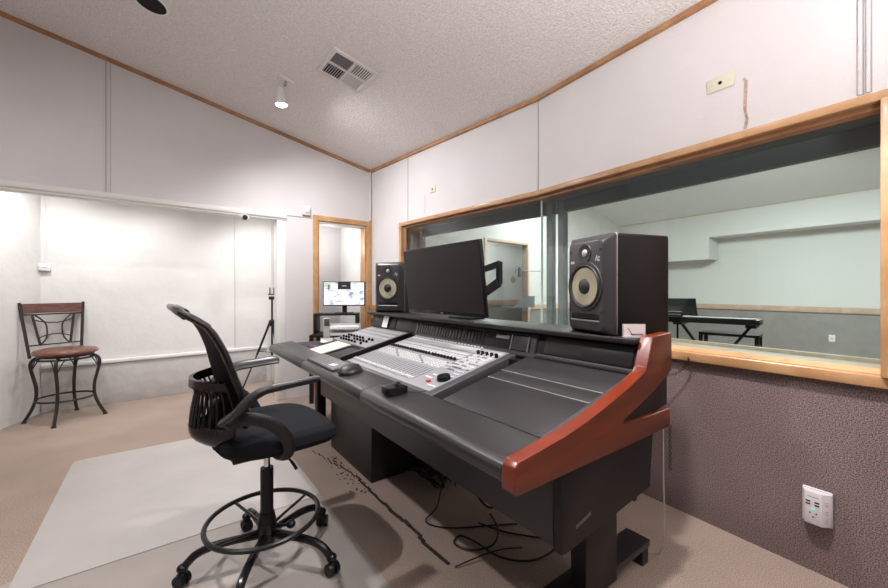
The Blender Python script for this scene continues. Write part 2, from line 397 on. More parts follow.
# seams
for k, (x, fr) in enumerate(((.30 * 0 + L1 - 1.754, 1), (0.0, 2))):
    mb = MB()
    if fr == 1: mb.b2((x - .004, -.003, 1.99), (x + .004, .004, zc1(x) - .02), .001); o = mb.build('trim_11', MATS['seam_shadow'], None, 35, C0, R1A)
    else: mb.b2((-.012, -.006, 1.99), (.002, .003, zc2(0) - .03), .002); mb.mi = 1; mb.b2((.003, -.002, 1.99), (.008, .003, zc2(0) - .03)); o = mb.build('trim_12', [M_wall, MATS['seam_shadow']], None, 35, S0, R2A)
    struct(o)
mb = MB(); mb.b2((1.715, -.01, 2.005), (1.728, .003, 2.72), .003); mb.b2((1.738, -.01, 2.005), (1.75, .003, 2.72), .003); mb.mi = 1; mb.b2((1.7285, -.001, 2.005), (1.732, .003, 2.72)); mb.b2((1.7505, -.001, 2.005), (1.754, .003, 2.72)); mb.mi = 0
struct(mb.build('trim_13', [M_wall, MATS['seam_shadow']], None, 35, S0, R2A))

def window(fr, x0, x1, name, left, right):
    loc, ang = (C0, R1A) if fr == 1 else (S0, R2A)
    root = bpy.data.objects.new(name, None); COL.objects.link(root); root.location = loc; root.rotation_euler = (0, 0, ang); struct(root)
    e = .045
    fx0 = x0 + (.045 if left else 0); fx1 = x1
    # face casing (pale), top and bottom
    mb = MB(); mb.mi = 0
    mb.b2((x0, -.035, ZT + .003), (x1, .012, ZT + .040), .004)
    mb.b2((x0, -.035, ZB - .045), (x1, .012, ZB), .004)
    if left: mb.b2((x0, -.035, ZB), (x0 + .045, .012, ZT + .003), .004)
    mb.build('window_casing', [M_pinelight], root)
    # inner stops
    mb = MB(); mb.prism([(.0, ZT + .008), (.0, ZT - .02), (.035, ZT - .028), (.035, ZT + .008)], fx0, fx1, 'x')
    if left: mb.prism([(x0 + .04, .0), (x0 + .075, .02), (x0 + .075, .035), (x0 + .04, .035)], ZB, ZT, 'z')
    mb.build('window_stop', [M_brown], root)
    mb = MB(); mb.prism([(-.0, ZB - .01), (.0, ZB + .004), (.035, ZB + .022), (.035, ZB - .01)], fx0, fx1, 'x')
    mb.build('window_sill', [M_orange], root)
    # reveal behind the inner pane
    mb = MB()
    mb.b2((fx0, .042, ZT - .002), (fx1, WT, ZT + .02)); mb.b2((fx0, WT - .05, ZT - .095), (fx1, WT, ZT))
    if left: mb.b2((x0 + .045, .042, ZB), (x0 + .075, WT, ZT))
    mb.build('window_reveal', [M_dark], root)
    mb = MB(); mb.b2((fx0, .042, ZB - .03), (fx1, WT, ZB + .012)); mb.b2((fx0, WT - .04, ZB + .012), (fx1, WT - .01, ZB + .03)); mb.build('window_ledge', [mat('ledge_wood', (.46, .40, .32), .6, var=.1, var_scale=20)], root)
    # panes
    mb = MB(); mb.b2((fx0 + .0, .036, ZB + .005), (fx1 - .002, .041, ZT - .005)); mb.build('window_pane', [M_glass], root, 0)
    mb = MB(); mb.b2((fx0 + .02, WT - .03, ZB + .012), (fx1 - .06, WT - .025, ZT - .09)); mb.build('window_pane', [M_glass2], root, 0)
    return root
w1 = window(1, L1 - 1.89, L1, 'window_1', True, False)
mb = MB(); mb.b2((L1 - .085, WT - .06, ZB), (L1 - .035, WT, ZT)); mb.build('window_mullion', [M_cavgrey], w1)
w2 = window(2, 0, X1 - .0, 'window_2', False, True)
mb = MB(); mb.b2((-.005, WT - .06, ZB), (.045, WT, ZT)); mb.build('window_mullion', [M_cavgrey], w2)
mb = MB(); mb.b2((1.782, -.055, ZB - .0), (1.86, .30, ZT + .003), .004); mb.build('window_jamb', [M_pine], w2)
mb = MB(); mb.b2((.002, .03, ZB + .006), (.010, .046, ZT - .006)); mb.build('pane_edge', [mat('pane_edge', (.55, .66, .64), .2)], w2)

# wood rail on the short wall left of the window
mb = MB(); mb.b2((.02, -.03, .92), (.66, .0, 1.03), .006); struct(mb.build('trim_14', M_pine, None, 35, C0, R1A))

# live room beyond the glass
fw = Vector((10.275 - .65 * 5.7, 5.7, 0)); fd = Vector((.65, -1, 0)).normalized(); FA = math.atan2(fd.y, fd.x)
ln = BW(.35, .0)
mb = MB()
mb.mi = 1; mb.b2((.3, 0, 0), (2.15, .12, .86)); mb.b2((3.24, 0, 0), (8.3, .12, .86))
mb.mi = 0; mb.b2((.3, 0, .86), (2.15, .12, 4)); mb.b2((3.24, 0, .86), (8.3, .12, 4)); mb.b2((2.15, 0, 2.06), (3.24, .12, 4))
struct(mb.build('wall_live_left', [M_livewall, M_livelow], None, 0, C0, BR))
mb = MB(); mb.b2((.3, -.02, .86), (2.1, .0, .95), .004); mb.b2((3.30, -.02, .86), (8.0, .0, .95), .004); struct(mb.build('trim_15', M_faded, None, 35, C0, BR))
mb = MB(); mb.b2((2.08, -.02, 0), (2.14, .12, 2.09), .004); mb.b2((3.2, -.02, 0), (3.25, .12, 2.09), .004); mb.b2((2.14, -.02, 2.04), (3.2, .12, 2.09), .004)
struct(mb.build('door_2', M_faded, None, 35, C0, BR))
mb = MB(); mb.b2((.6, 2.6, 0), (6.5, 2.7, .8), 0); mb.mi = 1; mb.b2((.6, 2.6, .8), (6.5, 2.7, 3)); struct(mb.build('wall_booth', [M_livelow, M_livewall], None, 0, C0, BR))
mb = MB(); mb.b2((.6, 2.57, .82), (6.5, 2.6, .95), .004); struct(mb.build('trim_16', M_faded, None, 35, C0, BR))
mb = MB(); mb.b2((.3, .12, 2.6), (6.5, 2.7, 2.7)); struct(mb.build('ceiling_booth', M_livewall, None, 0, C0, BR))
# far wall: upper part stands proud of the lower
mb = MB(); mb.b2((-4.4, 0, 2.28), (5.5, .5, 4.0)); struct(mb.build('wall_live_upper', M_livewall, None, 0, fw, FA))
mb = MB(); mb.mi = 1; mb.b2((-4.8, .42, 0), (5.5, .5, .86)); mb.mi = 0; mb.b2((-4.8, .42, .86), (5.5, .5, 2.3)); struct(mb.build('wall_live_far', [M_livewall, M_livelow], None, 0, fw, FA))
mb = MB(); mb.b2((-4.6, .39, .83), (5.5, .42, .93), .004); struct(mb.build('trim_17', M_faded, None, 35, fw, FA))
mb = MB(); mb.b2((-4.4, -.012, 2.745), (5.5, .0, 2.77), .003); struct(mb.build('trim_18', M_faded, None, 35, fw, FA))
# bulkhead box in the far corner
mb = MB(); mb.b2((-4.4, .002, 1.84), (-2.30, .42, 2.29)); struct(mb.build('wall_live_bulkhead', M_livewall, None, 0, fw, FA))
# live room ceiling
mb = MB()
def cz(y): return 2.76 + .17 * (-y)
y0, y1 = .3, -6.6
mb.prism([(y0, cz(y0)), (y1, cz(y1)), (y1, cz(y1) + .1), (y0, cz(y0) + .1)], -6, 5.5, 'x')
o = struct(mb.build('ceiling_live', M_ceil2, None, 0, fw, FA))
mb = MB(); mb.b2((5.4, -7, 0), (5.5, .5, 4)); struct(mb.build('wall_live_right', M_livewall, None, 0, fw, FA))

# ------------------------------------------------------------------ wall and ceiling fittings
# ceiling frame of reference
cn = Vector((.14994, .10847, 1)).normalized()
def on_ceiling(x, y, rz=0):
    """matrix with z pointing DOWN into the room from the ceiling, x axis turned rz"""
    d = -cn; ax = Vector((math.cos(rz), math.sin(rz), 0)); ax = (ax - d * ax.dot(d)).normalized(); ay = d.cross(ax)
    m = Matrix((ax, ay, d)).transposed().to_4x4(); m.translation = Vector((x, y, ceil_z(x, y))); return m
# vent
vm = on_ceiling(-.761, 2.994, math.atan2(.229, .29))
o = thing('ceiling_vent', 'white metal ceiling vent with four louvred quarters beside the spotlight', 'vent'); o.matrix_world = vm
W_, H_ = .37, .37
mb = MB(); fwid = .032
for lo, hi in (((-W_/2, -H_/2), (W_/2, -H_/2 + fwid)), ((-W_/2, H_/2 - fwid), (W_/2, H_/2)), ((-W_/2, -H_/2 + fwid), (-W_/2 + fwid, H_/2 - fwid)), ((W_/2 - fwid, -H_/2 + fwid), (W_/2, H_/2 - fwid))):
    mb.b2((*lo, 0), (*hi, .014), .003)
mb.b2((-.009, -H_/2 + fwid, .001), (.009, H_/2 - fwid, .012)); mb.b2((-W_/2 + fwid, -.009, .001), (W_/2 - fwid, .009, .012))
mb.build('frame', M_vent, o)
mb = MB(); mb.b2((-W_/2 + .01, -H_/2 + .01, -.002), (W_/2 - .01, H_/2 - .01, .001)); mb.build('backing', M_hole, o)
for qx in (-1, 1):
    for qy in (-1, 1):
        mb = MB(); cx, cy = qx * .081, qy * .081
        along_x = (qx * qy < 0)
        for i in range(8):
            t = -.063 + i * .018
            tilt = .75 * (1 if (qy > 0 if along_x else qx < 0) else -1)
            if along_x: mb.box((cx, cy + t, .006), (.144, .0145 if qy > 0 else .008, .0015), (tilt, 0, 0))
            else: mb.box((cx + t, cy, .006), (.009, .144, .0015), (0, tilt, 0))
        mb.build('louvre', M_vent, o)
# spotlight
o = thing('ceiling_spotlight', 'white ceiling spotlight with glowing bulb and square mounting plate', 'spotlight'); px, py = -1.345, 3.235
o.matrix_world = on_ceiling(px, py, math.atan2(.229, .29))
mb = MB(); mb.b2((-.06, -.045, 0), (.06, .045, .012), .003); mb.build('mounting_plate', M_plastic, o)
mb = MB(); mb.cyl((0, 0, .012), (0, 0, .05), .012, n=12); mb.build('swivel_joint', mat('grey_joint', (.3, .29, .28), .5), o)
hp = Vector((-1.415, 3.29, 2.935)); hd = Vector((.02, .10, -1)).normalized(); hq = hd.to_track_quat('Z', 'Y').to_euler()
mi = o.matrix_world.inverted()
mb = MB(); mb.M = mi; mb.lathe([(.022, -.04), (.031, -.02), (.033, .03), (.036, .045), (.052, .085), (.052, .105), (.045, .105)], hp + hd * -.0, hq, 28)
mb.build('lamp_housing', M_vent, o)
mb = MB(); mb.M = mi; mb.lathe([(.0445, .095), (.046, .107), (.036, .117), (.005, .121)], hp, hq, 28)
mb.build('bulb', mat('bulb_glow', (1, 1, 1), .5, emit=(1, .98, .96), estr=25), o)
lb = hp + hd * .15
light('spotlight_beam', 'SPOT', lb, 135, .05, lb + Vector((.30, .16, -.8)), (1, .98, .97), spot_size=R(180), spot_blend=1.0)
# recessed can hole
o = thing('recessed_downlight', 'unlit round recessed ceiling downlight at top left of ceiling', 'downlight'); o.matrix_world = on_ceiling(-1.99, 2.58)
mb = MB(); mb.lathe([(.088, .002), (.105, .001), (.107, .008), (.09, .009)], n=36); mb.build('trim_ring', M_white, o)
mb = MB(); mb.lathe([(.09, .001), (.09, .0095), (.01, .0095)], n=36); mb.build('housing', M_hole, o)

# detector, camera, switch on the back wall
o = thing('wall_detector', 'white square motion detector above alcove corner and door frame', 'detector', BW(-.845, -.0, 2.125), BR)
mb = MB(); mb.b2((-.045, -.035, -.045), (.045, 0, .065), .010, 3); mb.build('housing', M_plastic, o)
mb = MB(); mb.lathe([(.028, 0), (.026, .012), (.012, .016)], (0, -.034, .01), (R(90), 0, 0), 24); mb.build('lens', M_white, o)
o = thing('security_camera', 'small round white camera with black lens under the alcove header', 'camera', BW(-1.49, -.02, 1.995), BR)
mb = MB(); mb.cyl((0, 0, 0), (0, 0, .02), .012); mb.build('bracket', M_plastic, o)
mb = MB(); mb.ell((0, 0, -.018), (.045, .040, .034)); mb.build('housing', M_plastic, o)
mb = MB(); mb.lathe([(.026, 0), (.024, .008), (.008, .011)], (0, -.033, -.02), (R(90), 0, 0), 20); mb.build('lens', M_blackgloss, o)
o = thing('wall_switch_box', 'small white surface box on alcove wall above the bar stool', 'switch box', BW(-3.06, 1.04, 1.44), BR)
mb = MB(); mb.b2((-.045, -.05, -.03), (.04, 0, .04), .006); mb.build('housing', M_plastic, o)
mb = MB(); mb.ell((0, -.05, .008), (.02, .006, .012)); mb.build('button', M_whitetrim, o)
mb = MB(); mb.cyl((.0, -.006, .04), (.0, -.006, .85), .006, n=8); mb.build('conduit', M_plastic, o)

# plates on the right wall
def plate(label, base, ang, w, h, m, hole=True, toggle=False):
    o = thing('wall_plate', label, 'wall plate', base, ang)
    mb = MB(); mb.b2((-w/2, -.007, -h/2), (w/2, 0, h/2), .003); mb.build('cover', m, o)
    mb = MB(); mb.lathe([(.0085, 0), (.0085, .003), (.001, .003)], (0, -.007, 0), (R(90), 0, 0), 16); mb.build('hole', M_hole, o)
    for s in (-1, 1):
        mb = MB(); mb.lathe([(.003, 0), (.002, .002)], (s * w * .3, -.007, 0), (R(90), 0, 0), 8); mb.build('screw', M_silver, o)
    return o
plate('ivory blank plate with dark cable hole high above wide window', W2(1.235, 0, 2.275), R2A, .122, .07, M_ivory)
plate('small ivory plate above left end of the studio window', W1(L1 - 1.304, 0, 2.27), R1A, .085, .07, M_ivory)
mb = MB()
pts = [(1.335, 2.25), (1.342, 2.235), (1.338, 2.10), (1.346, 2.05), (1.339, 2.01)]
for i, (x, z) in enumerate(pts[:-1]):
    x2, z2 = pts[i + 1]; mb.box(((x + x2) / 2, -.001, (z + z2) / 2), (.010 + .003 * (i % 2), .004, abs(z - z2) + .01), (0, math.atan2(x2 - x, z2 - z), 0))
tag(mb.build('torn_wall_strip', mat('torn_board', (.50, .36, .28), .9, var=.3, var_scale=60), None, 35, S0, R2A), 'torn brown strip in wall fabric beside the ivory blank plate', 'wall damage')
mb = MB(); mb.b2((-.004, -.003, -.10), (.004, .001, .10), .001)
tag(mb.build('glue_streak', mat('glue_streak', (.55, .53, .47), .9), None, 35, W1(L1 - 1.44, 0, 2.13), R1A), 'thin dull streak on wall beneath the small ivory plate', 'wall damage')

# surge protector outlet on the carpet wall
o = thing('outlet_tap', 'white six-way outlet adapter plugged in low on carpeted wall', 'outlet', W2(1.597, 0, .292), R2A)
mb = MB(); w_, h_, dd = .0475, .073, .045
mb.b2((-w_, -.016, -h_), (w_, 0, h_), .004)
prof = [(-w_, -.012), (-w_ + .004, -.018), (-w_ + .014, -dd), (w_ - .026, -dd), (w_ - .003, -.02), (w_, -.012)]
mb.prism(prof, -h_ + .004, h_ - .006, 'z', .0015)
mb.build('housing', M_plastic, o)
for (x, z) in ((-.022, .026), (-.022, .014), (.006, .026), (.006, .014)): mb = MB(); mb.b2((x - .0075, -dd - .0008, z - .003), (x + .0075, -dd + .001, z + .003)); mb.build('usb_port', M_hole, o)
for (x, z) in ((-.016, -.022), (.004, -.022), (-.006, -.038)): mb = MB(); mb.lathe([(.0032, 0), (.003, .0008)], (x, -dd, z), (R(90), 0, 0), 10); mb.build('socket_hole', M_hole, o)
mb = MB(); mb.lathe([(.006, 0), (.005, .001)], (-.006, -dd, -.004), (R(90), 0, 0), 14); mb.build('indicator', mat('green_led', (.1, .6, .45), .4, emit=(.1, .8, .5), estr=.6), o)
for z in (.028, -.008, -.045):
    for dz in (-.006, .006): mb = MB(); mb.box((w_ - .0135, -.0333, z + dz), (.008, .0012, .002), (0, 0, R(50))); mb.build('side_slot', mat('slot_grey', (.4, .37, .42), .5), o)
mb = MB(); mb.b2((-.024, -dd - .0006, .045), (.012, -dd + .001, .048)); mb.build('lettering', mat('lettering_grey', (.3, .28, .32), .5), o)

# ------------------------------------------------------------------ studio desk
DO = Vector((.156, 1.06, 0)); DA = math.atan2(-.80, .60)
DO = Vector((.160, 1.062, 0)); DA = math.atan2(-.8025, .5967)
du = Vector((math.cos(DA), math.sin(DA), 0)); dn = Vector((-math.sin(DA), math.cos(DA), 0))
def DW(x, t, z=0): return DO + du * x + dn * t + Vector((0, 0, z))
desk = thing('studio_desk', 'long black studio mixing desk with mahogany end panel and padded front rest', 'desk', DO, DA)
XL = -2.87
# padded wrist rests: rounded nose, top slopes up a little
def nose():
    p = []
    for i in range(9):
        a = R(90 + i * 180 / 8); p.append((.036 + .036 * math.cos(a), .703 + .036 * math.sin(a)))
    return [(.195, .754)] + [(.06, .7415)] + p + [(.06, .662), (.195, .672)]
for k in range(3):
    mb = MB(); mb.prism(nose(), -.955 * (k + 1) + .003, -.955 * k - .003, 'x', .003)
    mb.build('wrist_rest', M_vinyl, desk)
# carcass under the top
mb = MB(); mb.b2((-2.45, .19, .665), (-.002, .95, .72)); mb.b2((XL, .19, .69), (-2.45, .80, .735), .002)
mb.build('table_top', M_lam, desk)
ZS = lambda t: .755 + (t - .19) * .232
# front apron and knee board
mb = MB(); mb.b2((-2.2, .235, .405), (-.005, .255, .67), .003); mb.build('apron', M_lam, desk)
mb = MB(); mb.b2((-2.15, .30, 0), (-1.44, .75, .67), .003); mb.build('pedestal', M_lam, desk)
mb = MB(); mb.b2((-2.32, .23, 0), (-2.26, .30, .69), .003); mb.build('leg', M_lamdark, desk)
mb = MB(); mb.b2((-2.80, .66, 0), (-2.74, .74, .69), .003); mb.build('leg', M_lamdark, desk)
mb = MB(); mb.b2((-1.44, .80, .35), (-.03, .82, .68)); mb.build('back_board', M_lamdark, desk)
# right end: black cheek below the wood
mb = MB(); mb.prism([(.225, .675), (.235, .392), (.255, .400), (.80, .436), (.83, .73), (.95, .74), (.95, .94), (.5, .80)], -.002, .032, 'x', .004)
mb.build('end_cheek', M_lamdark, desk)
mb = MB(); mb.box((.0325, .345, .468), (.001, .085, .012), (R(12), 0, 0)); mb.build('maker_badge', mat('badge', (.11, .105, .105), .3, .5), desk)
# column and foot
mb = MB(); mb.b2((-.116, .487, .06), (-.05, .70, .45), .003); mb.build('column', M_lamdark, desk)
mb = MB(); mb.b2((-.17, .25, .07), (-.06, 1.00, .10), .003); mb.b2((-.165, .26, 0), (-.065, .30, .07)); mb.b2((-.165, .94, 0), (-.065, .99, .07)); mb.build('foot', M_blackmetal, desk)
# wood side panel (right) with the open notch
prof = [(0, .700), (.004, .735), (.02, .751), (.10, .757), (.152, .764), (.22, .772), (.35, .796), (.50, .834), (.62, .868), (.72, .899), (.742, .92), (.785, 1.036),
        (.955, 1.042), (.957, .885), (.80, .823), (.645, .776), (.572, .760), (.562, .745), (.572, .735), (.70, .733), (.938, .727), (.948, .652), (.70, .654), (.40, .657), (.012, .657), (0, .67)]
mb = MB(); mb.prism(prof, .0, .048, 'x', .004, 3)
sp = mb.build('side_panel', [M_mahog, M_mahogedge], desk)
for p in sp.data.polygons:
    if abs(p.normal.x) < .9 and p.normal.z > .1 or (abs(p.normal.x) < .5 and p.center.y < .02): p.material_index = 1
sp['label'] = 'glossy mahogany end panel'
# wood end of the left rack
mb = MB(); mb.prism([(.73, .80), (.775, .885), (.795, 1.012), (.95, 1.012), (.95, .74)], -2.43, -2.385, 'x', .004); mb.build('side_panel', M_mahog, desk)
# sloped rack bays
SL = math.atan(.232)
def bay(mb, x0, x1, t0, t1, h0, h1):
    mb.prism([(t0, ZS(t0) + h0), (t1, ZS(t1) + h0), (t1, ZS(t1) + h1), (t0, ZS(t0) + h1)], x0, x1, 'x', .0015)
mb = MB(); bay(mb, -.565, -.0, .195, .765, -.05, -.012); bay(mb, -2.385, -1.70, .195, .765, -.05, -.012)
mb.b2((-2.385, .70, .70), (-.0, .76, ZS(.72) - .02)); mb.build('bay_frame', M_lamdark, desk)
for (t0, t1) in ((.198, .462), (.466, .550), (.554, .745)):
    mb = MB(); bay(mb, -.548, -.022, t0, t1, -.012, -.002); q = mb.build('blank_panel', M_panel, desk)
    for x in (-.535, -.035):
        mb = MB(); mb.cyl((x, t1 - .012, ZS(t1 - .012) - .002), (x, t1 - .0125, ZS(t1 - .012) + .001), .004, n=10)
        mb.build('rack_screw', M_chrome, q)
mb = MB()
for t in (.464, .552): bay(mb, -.548, -.022, t - .0018, t + .0018, -.010, -.001)
mb.build('panel_seam', mat('seam_bright', (.45, .45, .46), .3, .6), desk)
mb = MB(); bay(mb, -.022, 0, .198, .765, -.03, -.001); mb.build('rack_rail', M_consoleframe, desk)
# riser behind the slope and the shelf on top of it
mb = MB(); mb.prism([(.758, ZS(.758) - .02), (.80, .995), (.95, .995), (.95, .70), (.758, .70)], -2.385, -.0, 'x', .002); mb.build('riser', M_lamdark, desk)
lean = math.atan2(.995 - .885, .042)
def riser_panel(x0, x1, name, m, off=.004, z0=.905, z1=.985):
    def tt(z): return .758 + (z - .867) * (.042 / .128) - off
    mb = MB(); mb.prism([(tt(z0), z0), (tt(z1), z1), (tt(z1) + .01, z1), (tt(z0) + .01, z0)], x0, x1, 'x', .0015); return mb.build(name, m, desk)
riser_panel(-.47, -.025, 'riser_panel', M_panel)
riser_panel(-2.37, -1.98, 'riser_panel', M_panel); riser_panel(-1.965, -1.66, 'riser_panel', M_panel)
mb = MB(); mb.b2((-.50, .735, ZS(.74)), (.0, .757, ZS(.74) + .018), .003); mb.build('riser_lip', M_consoleframe, desk)
mb = MB(); mb.b2((-2.44, .742, 1.002), (-.002, 1.04, 1.024), .004, 3); mb.build('top_shelf', M_lam, desk)

# ------------------------------------------------------------------ mixing console set into the desk
CX0, CX1 = -1.66, -.64
con = thing('mixing_console', 'grey digital mixing console with fader rows set into the studio desk', 'mixing console', DW(CX0, .197, .731), DA)
CW = CX1 - CX0; CH = .588
TM = Matrix.Rotation(SL, 4, 'X')
def CM(): m = MB(); m.M = TM.copy(); return m
mb = CM(); mb.prism([(-.005, -.03), (-.003, .010), (.004, .016), (CH, .016), (CH, -.03)], 0, CW, 'x', .004, 3); mb.build('body', M_consoleframe, con)
mb = CM(); mb.b2((.022, .030, .014), (CW - .045, CH - .015, .0185)); mb.build('face_plate', M_console, con)
ch0, pitch, nch = .045, .0305, 24
def chx(i): return ch0 + i * pitch + (i // 8) * .006
xe = chx(23) + .018
mb = CM()
for y0, y1 in ((.235, .325), (.405, .430), (.455, .475), (.488, .545)): mb.b2((.03, y0, .0187), (xe, y1, .0197))
mb.b2((xe + .015, .30, .0187), (CW - .06, .555, .0197))
mb.build('button_field', M_consmid, con)
mb = CM()
for y0, y1 in ((.388, .402), (.446, .458), (.535, .553)):
    for g in range(3): mb.b2((chx(g * 8) - .012, y0, .0192), (chx(g * 8 + 7) + .012, y1, .0203))
mb.build('scribble_strip', M_conslight, con)
mb = CM(); mb.b2((.03, .352, .0188), (xe, .380, .0195)); mb.build('knob_strip', mat('knob_strip', (.09, .09, .095), .5), con)
# fader slots
mb = CM()
for i in range(nch): mb.b2((chx(i) - .0015, .07, .0186), (chx(i) + .0015, .215, .0192))
mb.build('fader_slots', M_hole, con)
# small buttons beyond counting one by one
mb = CM(); b2 = CM(); b3 = CM()
for i in range(nch):
    x = chx(i)
    for j in range(5): (mb if (i + j) % 9 else b2).b2((x - .006, .242 + j * .0165, .0195), (x + .006, .251 + j * .0165, .0235))
    for j in range(2): mb.b2((x - .006, .408 + j * .012, .0195), (x + .006, .415 + j * .012, .0225))
    for j in range(3): mb.b2((x - .006, .492 + j * .014, .0195), (x + .006, .499 + j * .014, .0225))
o = mb.build('channel_button', M_key, con, 0); o['kind'] = 'stuff'
o = b2.build('channel_button', M_keygrey, con, 0); o['kind'] = 'stuff'
mb = CM(); b2 = CM()
for r in range(11):
    for c in range(9):
        x = xe + .022 + c * .0195; y = .185 + r * .033
        if x > CW - .062 or (y < .24 and x < xe + .15): continue
        ((mb) if random.random() < .55 else b2).b2((x - .006, y, .0192), (x + .006, y + .009, .0235))
o = mb.build('master_button', M_key, con, 0); o['kind'] = 'stuff'
o = b2.build('master_button', M_keygrey, con, 0); o['kind'] = 'stuff'
# faders, knobs, top switches as separate parts
def rep(name, build, m, places):
    first = None
    for p in places:
        if first is None: mb = CM(); build(mb); first = mb.build(name, m, con); me = first; o = first
        else: o = first.copy(); COL.objects.link(o)
        o.location = TM @ Vector(p)
rep('fader', lambda m: m.prism([(-.012, 0), (-.010, .011), (-.002, .008), (.002, .008), (.010, .011), (.012, 0)], -.0055, .0055, 'x', .001), M_key, [(chx(i), .078 + random.choice((0, 0, 0, .002)), .019) for i in range(nch)])
rep('rotary_knob', lambda m: m.lathe([(.009, 0), (.0085, .014), (.005, .016)], n=12), M_blackgloss, [(chx(i), .362, .019) for i in range(nch)])
rep('meter_switch', lambda m: m.b2((-.008, -.006, 0), (.008, .006, .008), .001), M_key, [(chx(i), .572, .0175) for i in range(nch)])
rep('monitor_knob', lambda m: m.lathe([(.010, 0), (.009, .02), (.005, .022)], n=14), M_blackgloss, [(xe + .04 + i * .036, .49 - .0 * i, .019) for i in range(5)])
mb = CM(); mb.lathe([(.034, .0), (.034, .016), (.031, .021), (.012, .022), (.008, .021)], (.93, .155, .018), n=36); mb.build('jog_wheel', M_blackgloss, con)
mb = CM(); mb.b2((.865, .09, .019), (.888, .108, .027), .002); mb.build('record_button', M_red, con)
for lo, hi in (((.80, .125), (.86, .14)), ((.90, .068), (.97, .078)), ((.82, .16), (.85, .175))):
    mb = CM(); mb.b2((*lo, .019), (*hi, .022), .001); mb.build('transport_key', M_key, con)
# meter bridge
mbM = Matrix.Translation((0, .578 * math.cos(SL), .578 * math.sin(SL) + .004)) @ Matrix.Rotation(R(72), 4, 'X')
def BM(): m = MB(); m.M = mbM.copy(); return m
mb = BM(); mb.b2((-.0, .0, -.03), (CW + .125, .128, .014), .012, 4); mb.build('meter_bridge', M_consoleframe, con)
mb = BM(); mb.b2((.02, .028, .010), (CW + .09, .114, .0165), .002); mb.build('meter_window', mat('meter_window', (.012, .010, .010), .22), con)
mb = BM()
for i in range(nch): mb.b2((chx(i) - .005, .036, .0166), (chx(i) + .005, .104, .0172))
mb.build('meter_column', mat('meter_column', (.024, .022, .023), .8, spec=.1), con)
mb = BM(); mb.b2((.855, .082, .0166), (.955, .102, .0185), .001); mb.build('name_plate', mat('name_plate', (.38, .37, .38), .3, .4), con)
mb = BM(); mb.b2((.985, .032, .0166), (1.095, .108, .0195), .002); mb.build('speaker_grille', mat('grille', (.03, .03, .032), .5), con)
mb = BM()
for x in (.978, 1.098): mb.b2((x - .003, .03, .0166), (x + .003, .11, .021))
mb.build('grille_bar', mat('grille_bar', (.25, .24, .25), .35, .3), con)

# left hand mixer panel on the slope
mix = thing('rack_mixer', 'pale grey rack mixer panel with black knobs left of the console', 'mixer', DW(-2.36, .40, ZS(.40) - .012), DA)
mb = CM(); mb.b2((0, 0, 0), (.64, .36, .022), .003); mb.build('body', M_console, mix)
mb = CM()
for k in range(3): mb.b2((.02, .17 + k * .062, .022), (.62, .20 + k * .062, .0235))
mb.build('face_strip', M_consmid, mix)
kn = None
for r in range(3):
    for c in range(9):
        if (r * 5 + c * 3) % 7 == 0: continue
        if kn is None: mb = CM(); mb.lathe([(.010, 0), (.009, .016), (.005, .018)], n=12); kn = mb.build('knob', M_blackgloss, mix); o = kn
        else: o = kn.copy(); COL.objects.link(o)
        o.location = TM @ Vector((.05 + c * .055 + r * .012, .03 + r * .042, .022))
mb = CM(); mb.b2((.42, .06, .022), (.45, .075, .028), .001); mb.build('red_switch', M_red, mix)
mb = CM(); mb.b2((.645, -.20, -.012), (.668, .37, .026), .003); mb.build('side_cheek', M_black, mix)

# ------------------------------------------------------------------ things on the desk
# keyboard
kb = thing('computer_keyboard', 'slim grey computer keyboard lying on left part of padded desk rest', 'keyboard', DW(-1.66, .11, .7475), DA)
mb = MB(); tl = Matrix.Rotation(math.atan(.09), 4, 'X'); mb.M = tl; mb.b2((-.24, -.07, 0), (.24, .07, .010), .003); mb.build('body', mat('keyboard_body', (.05, .048, .052), .4), kb)
mb = MB(); mb.M = tl
for r in range(6):
    for c in range(19): mb.b2((-.23 + c * .0243, -.062 + r * .0210, .010), (-.23 + c * .0243 + .019, -.062 + r * .0210 + .016, .0135))
o = mb.build('keys', mat('keycaps', (.20, .195, .20), .4), kb, 0); o['kind'] = 'stuff'
mb = MB(); mb.M = tl; mb.box((.13, -.02, .0142), (.055, .035, .0012), (0, 0, .3)); mb.build('sticker', M_paper, kb)
# trackball mouse
ms = thing('computer_mouse', 'black sculpted computer mouse on padded desk rest beside keyboard', 'mouse', DW(-1.31, .105, .7485), DA)
def mouse(u, v):
    a = u * 2 * math.pi; ph = v * math.pi / 2
    r = math.cos(ph) ** .7; x = .060 * math.cos(a) * r; y = .074 * math.sin(a) * r
    return (x, y, .0 + .043 * math.sin(ph) * (1 + .18 * (y / .066)) * (1 - .25 * (x / .05)))
mb = MB(); mb.grid(mouse, 33, 12); mb.build('shell', mat('mouse_shell', (.014, .014, .016), .4, spec=.35), ms, 60)
mb = MB(); mb.tube([mouse(.25 - .001, .15 + .08 * i) for i in range(8)], .0009, 6); mb.build('button_seam', M_hole, ms)
mb = MB(); mb.cyl((-.003, .047, .034), (.003, .047, .034), .010, n=16); mb.build('scroll_wheel', M_rubber, ms)
# small black adapter box with cable
bx = thing('adapter_box', 'small black switch box with two knobs on padded desk rest', 'control box', DW(-.775, .10, .7475), DA)
mb = MB(); mb.b2((-.035, -.055, 0), (.035, .045, .034), .003); mb.build('housing', M_blackgloss, bx)
for (x, y) in ((-.01, .02), (.015, -.0)):
    mb = MB(); mb.lathe([(.011, 0), (.010, .012), (.004, .013)], (x, y, .034), n=14); mb.build('knob', M_blackmetal, bx)
mb = MB(); mb.tube(smoothpath([(.03, .035, .01), (.05, .055, .006), (.08, .07, .008), (.10, .10, .016)]), .002, 6); mb.build('cable', M_black, bx)
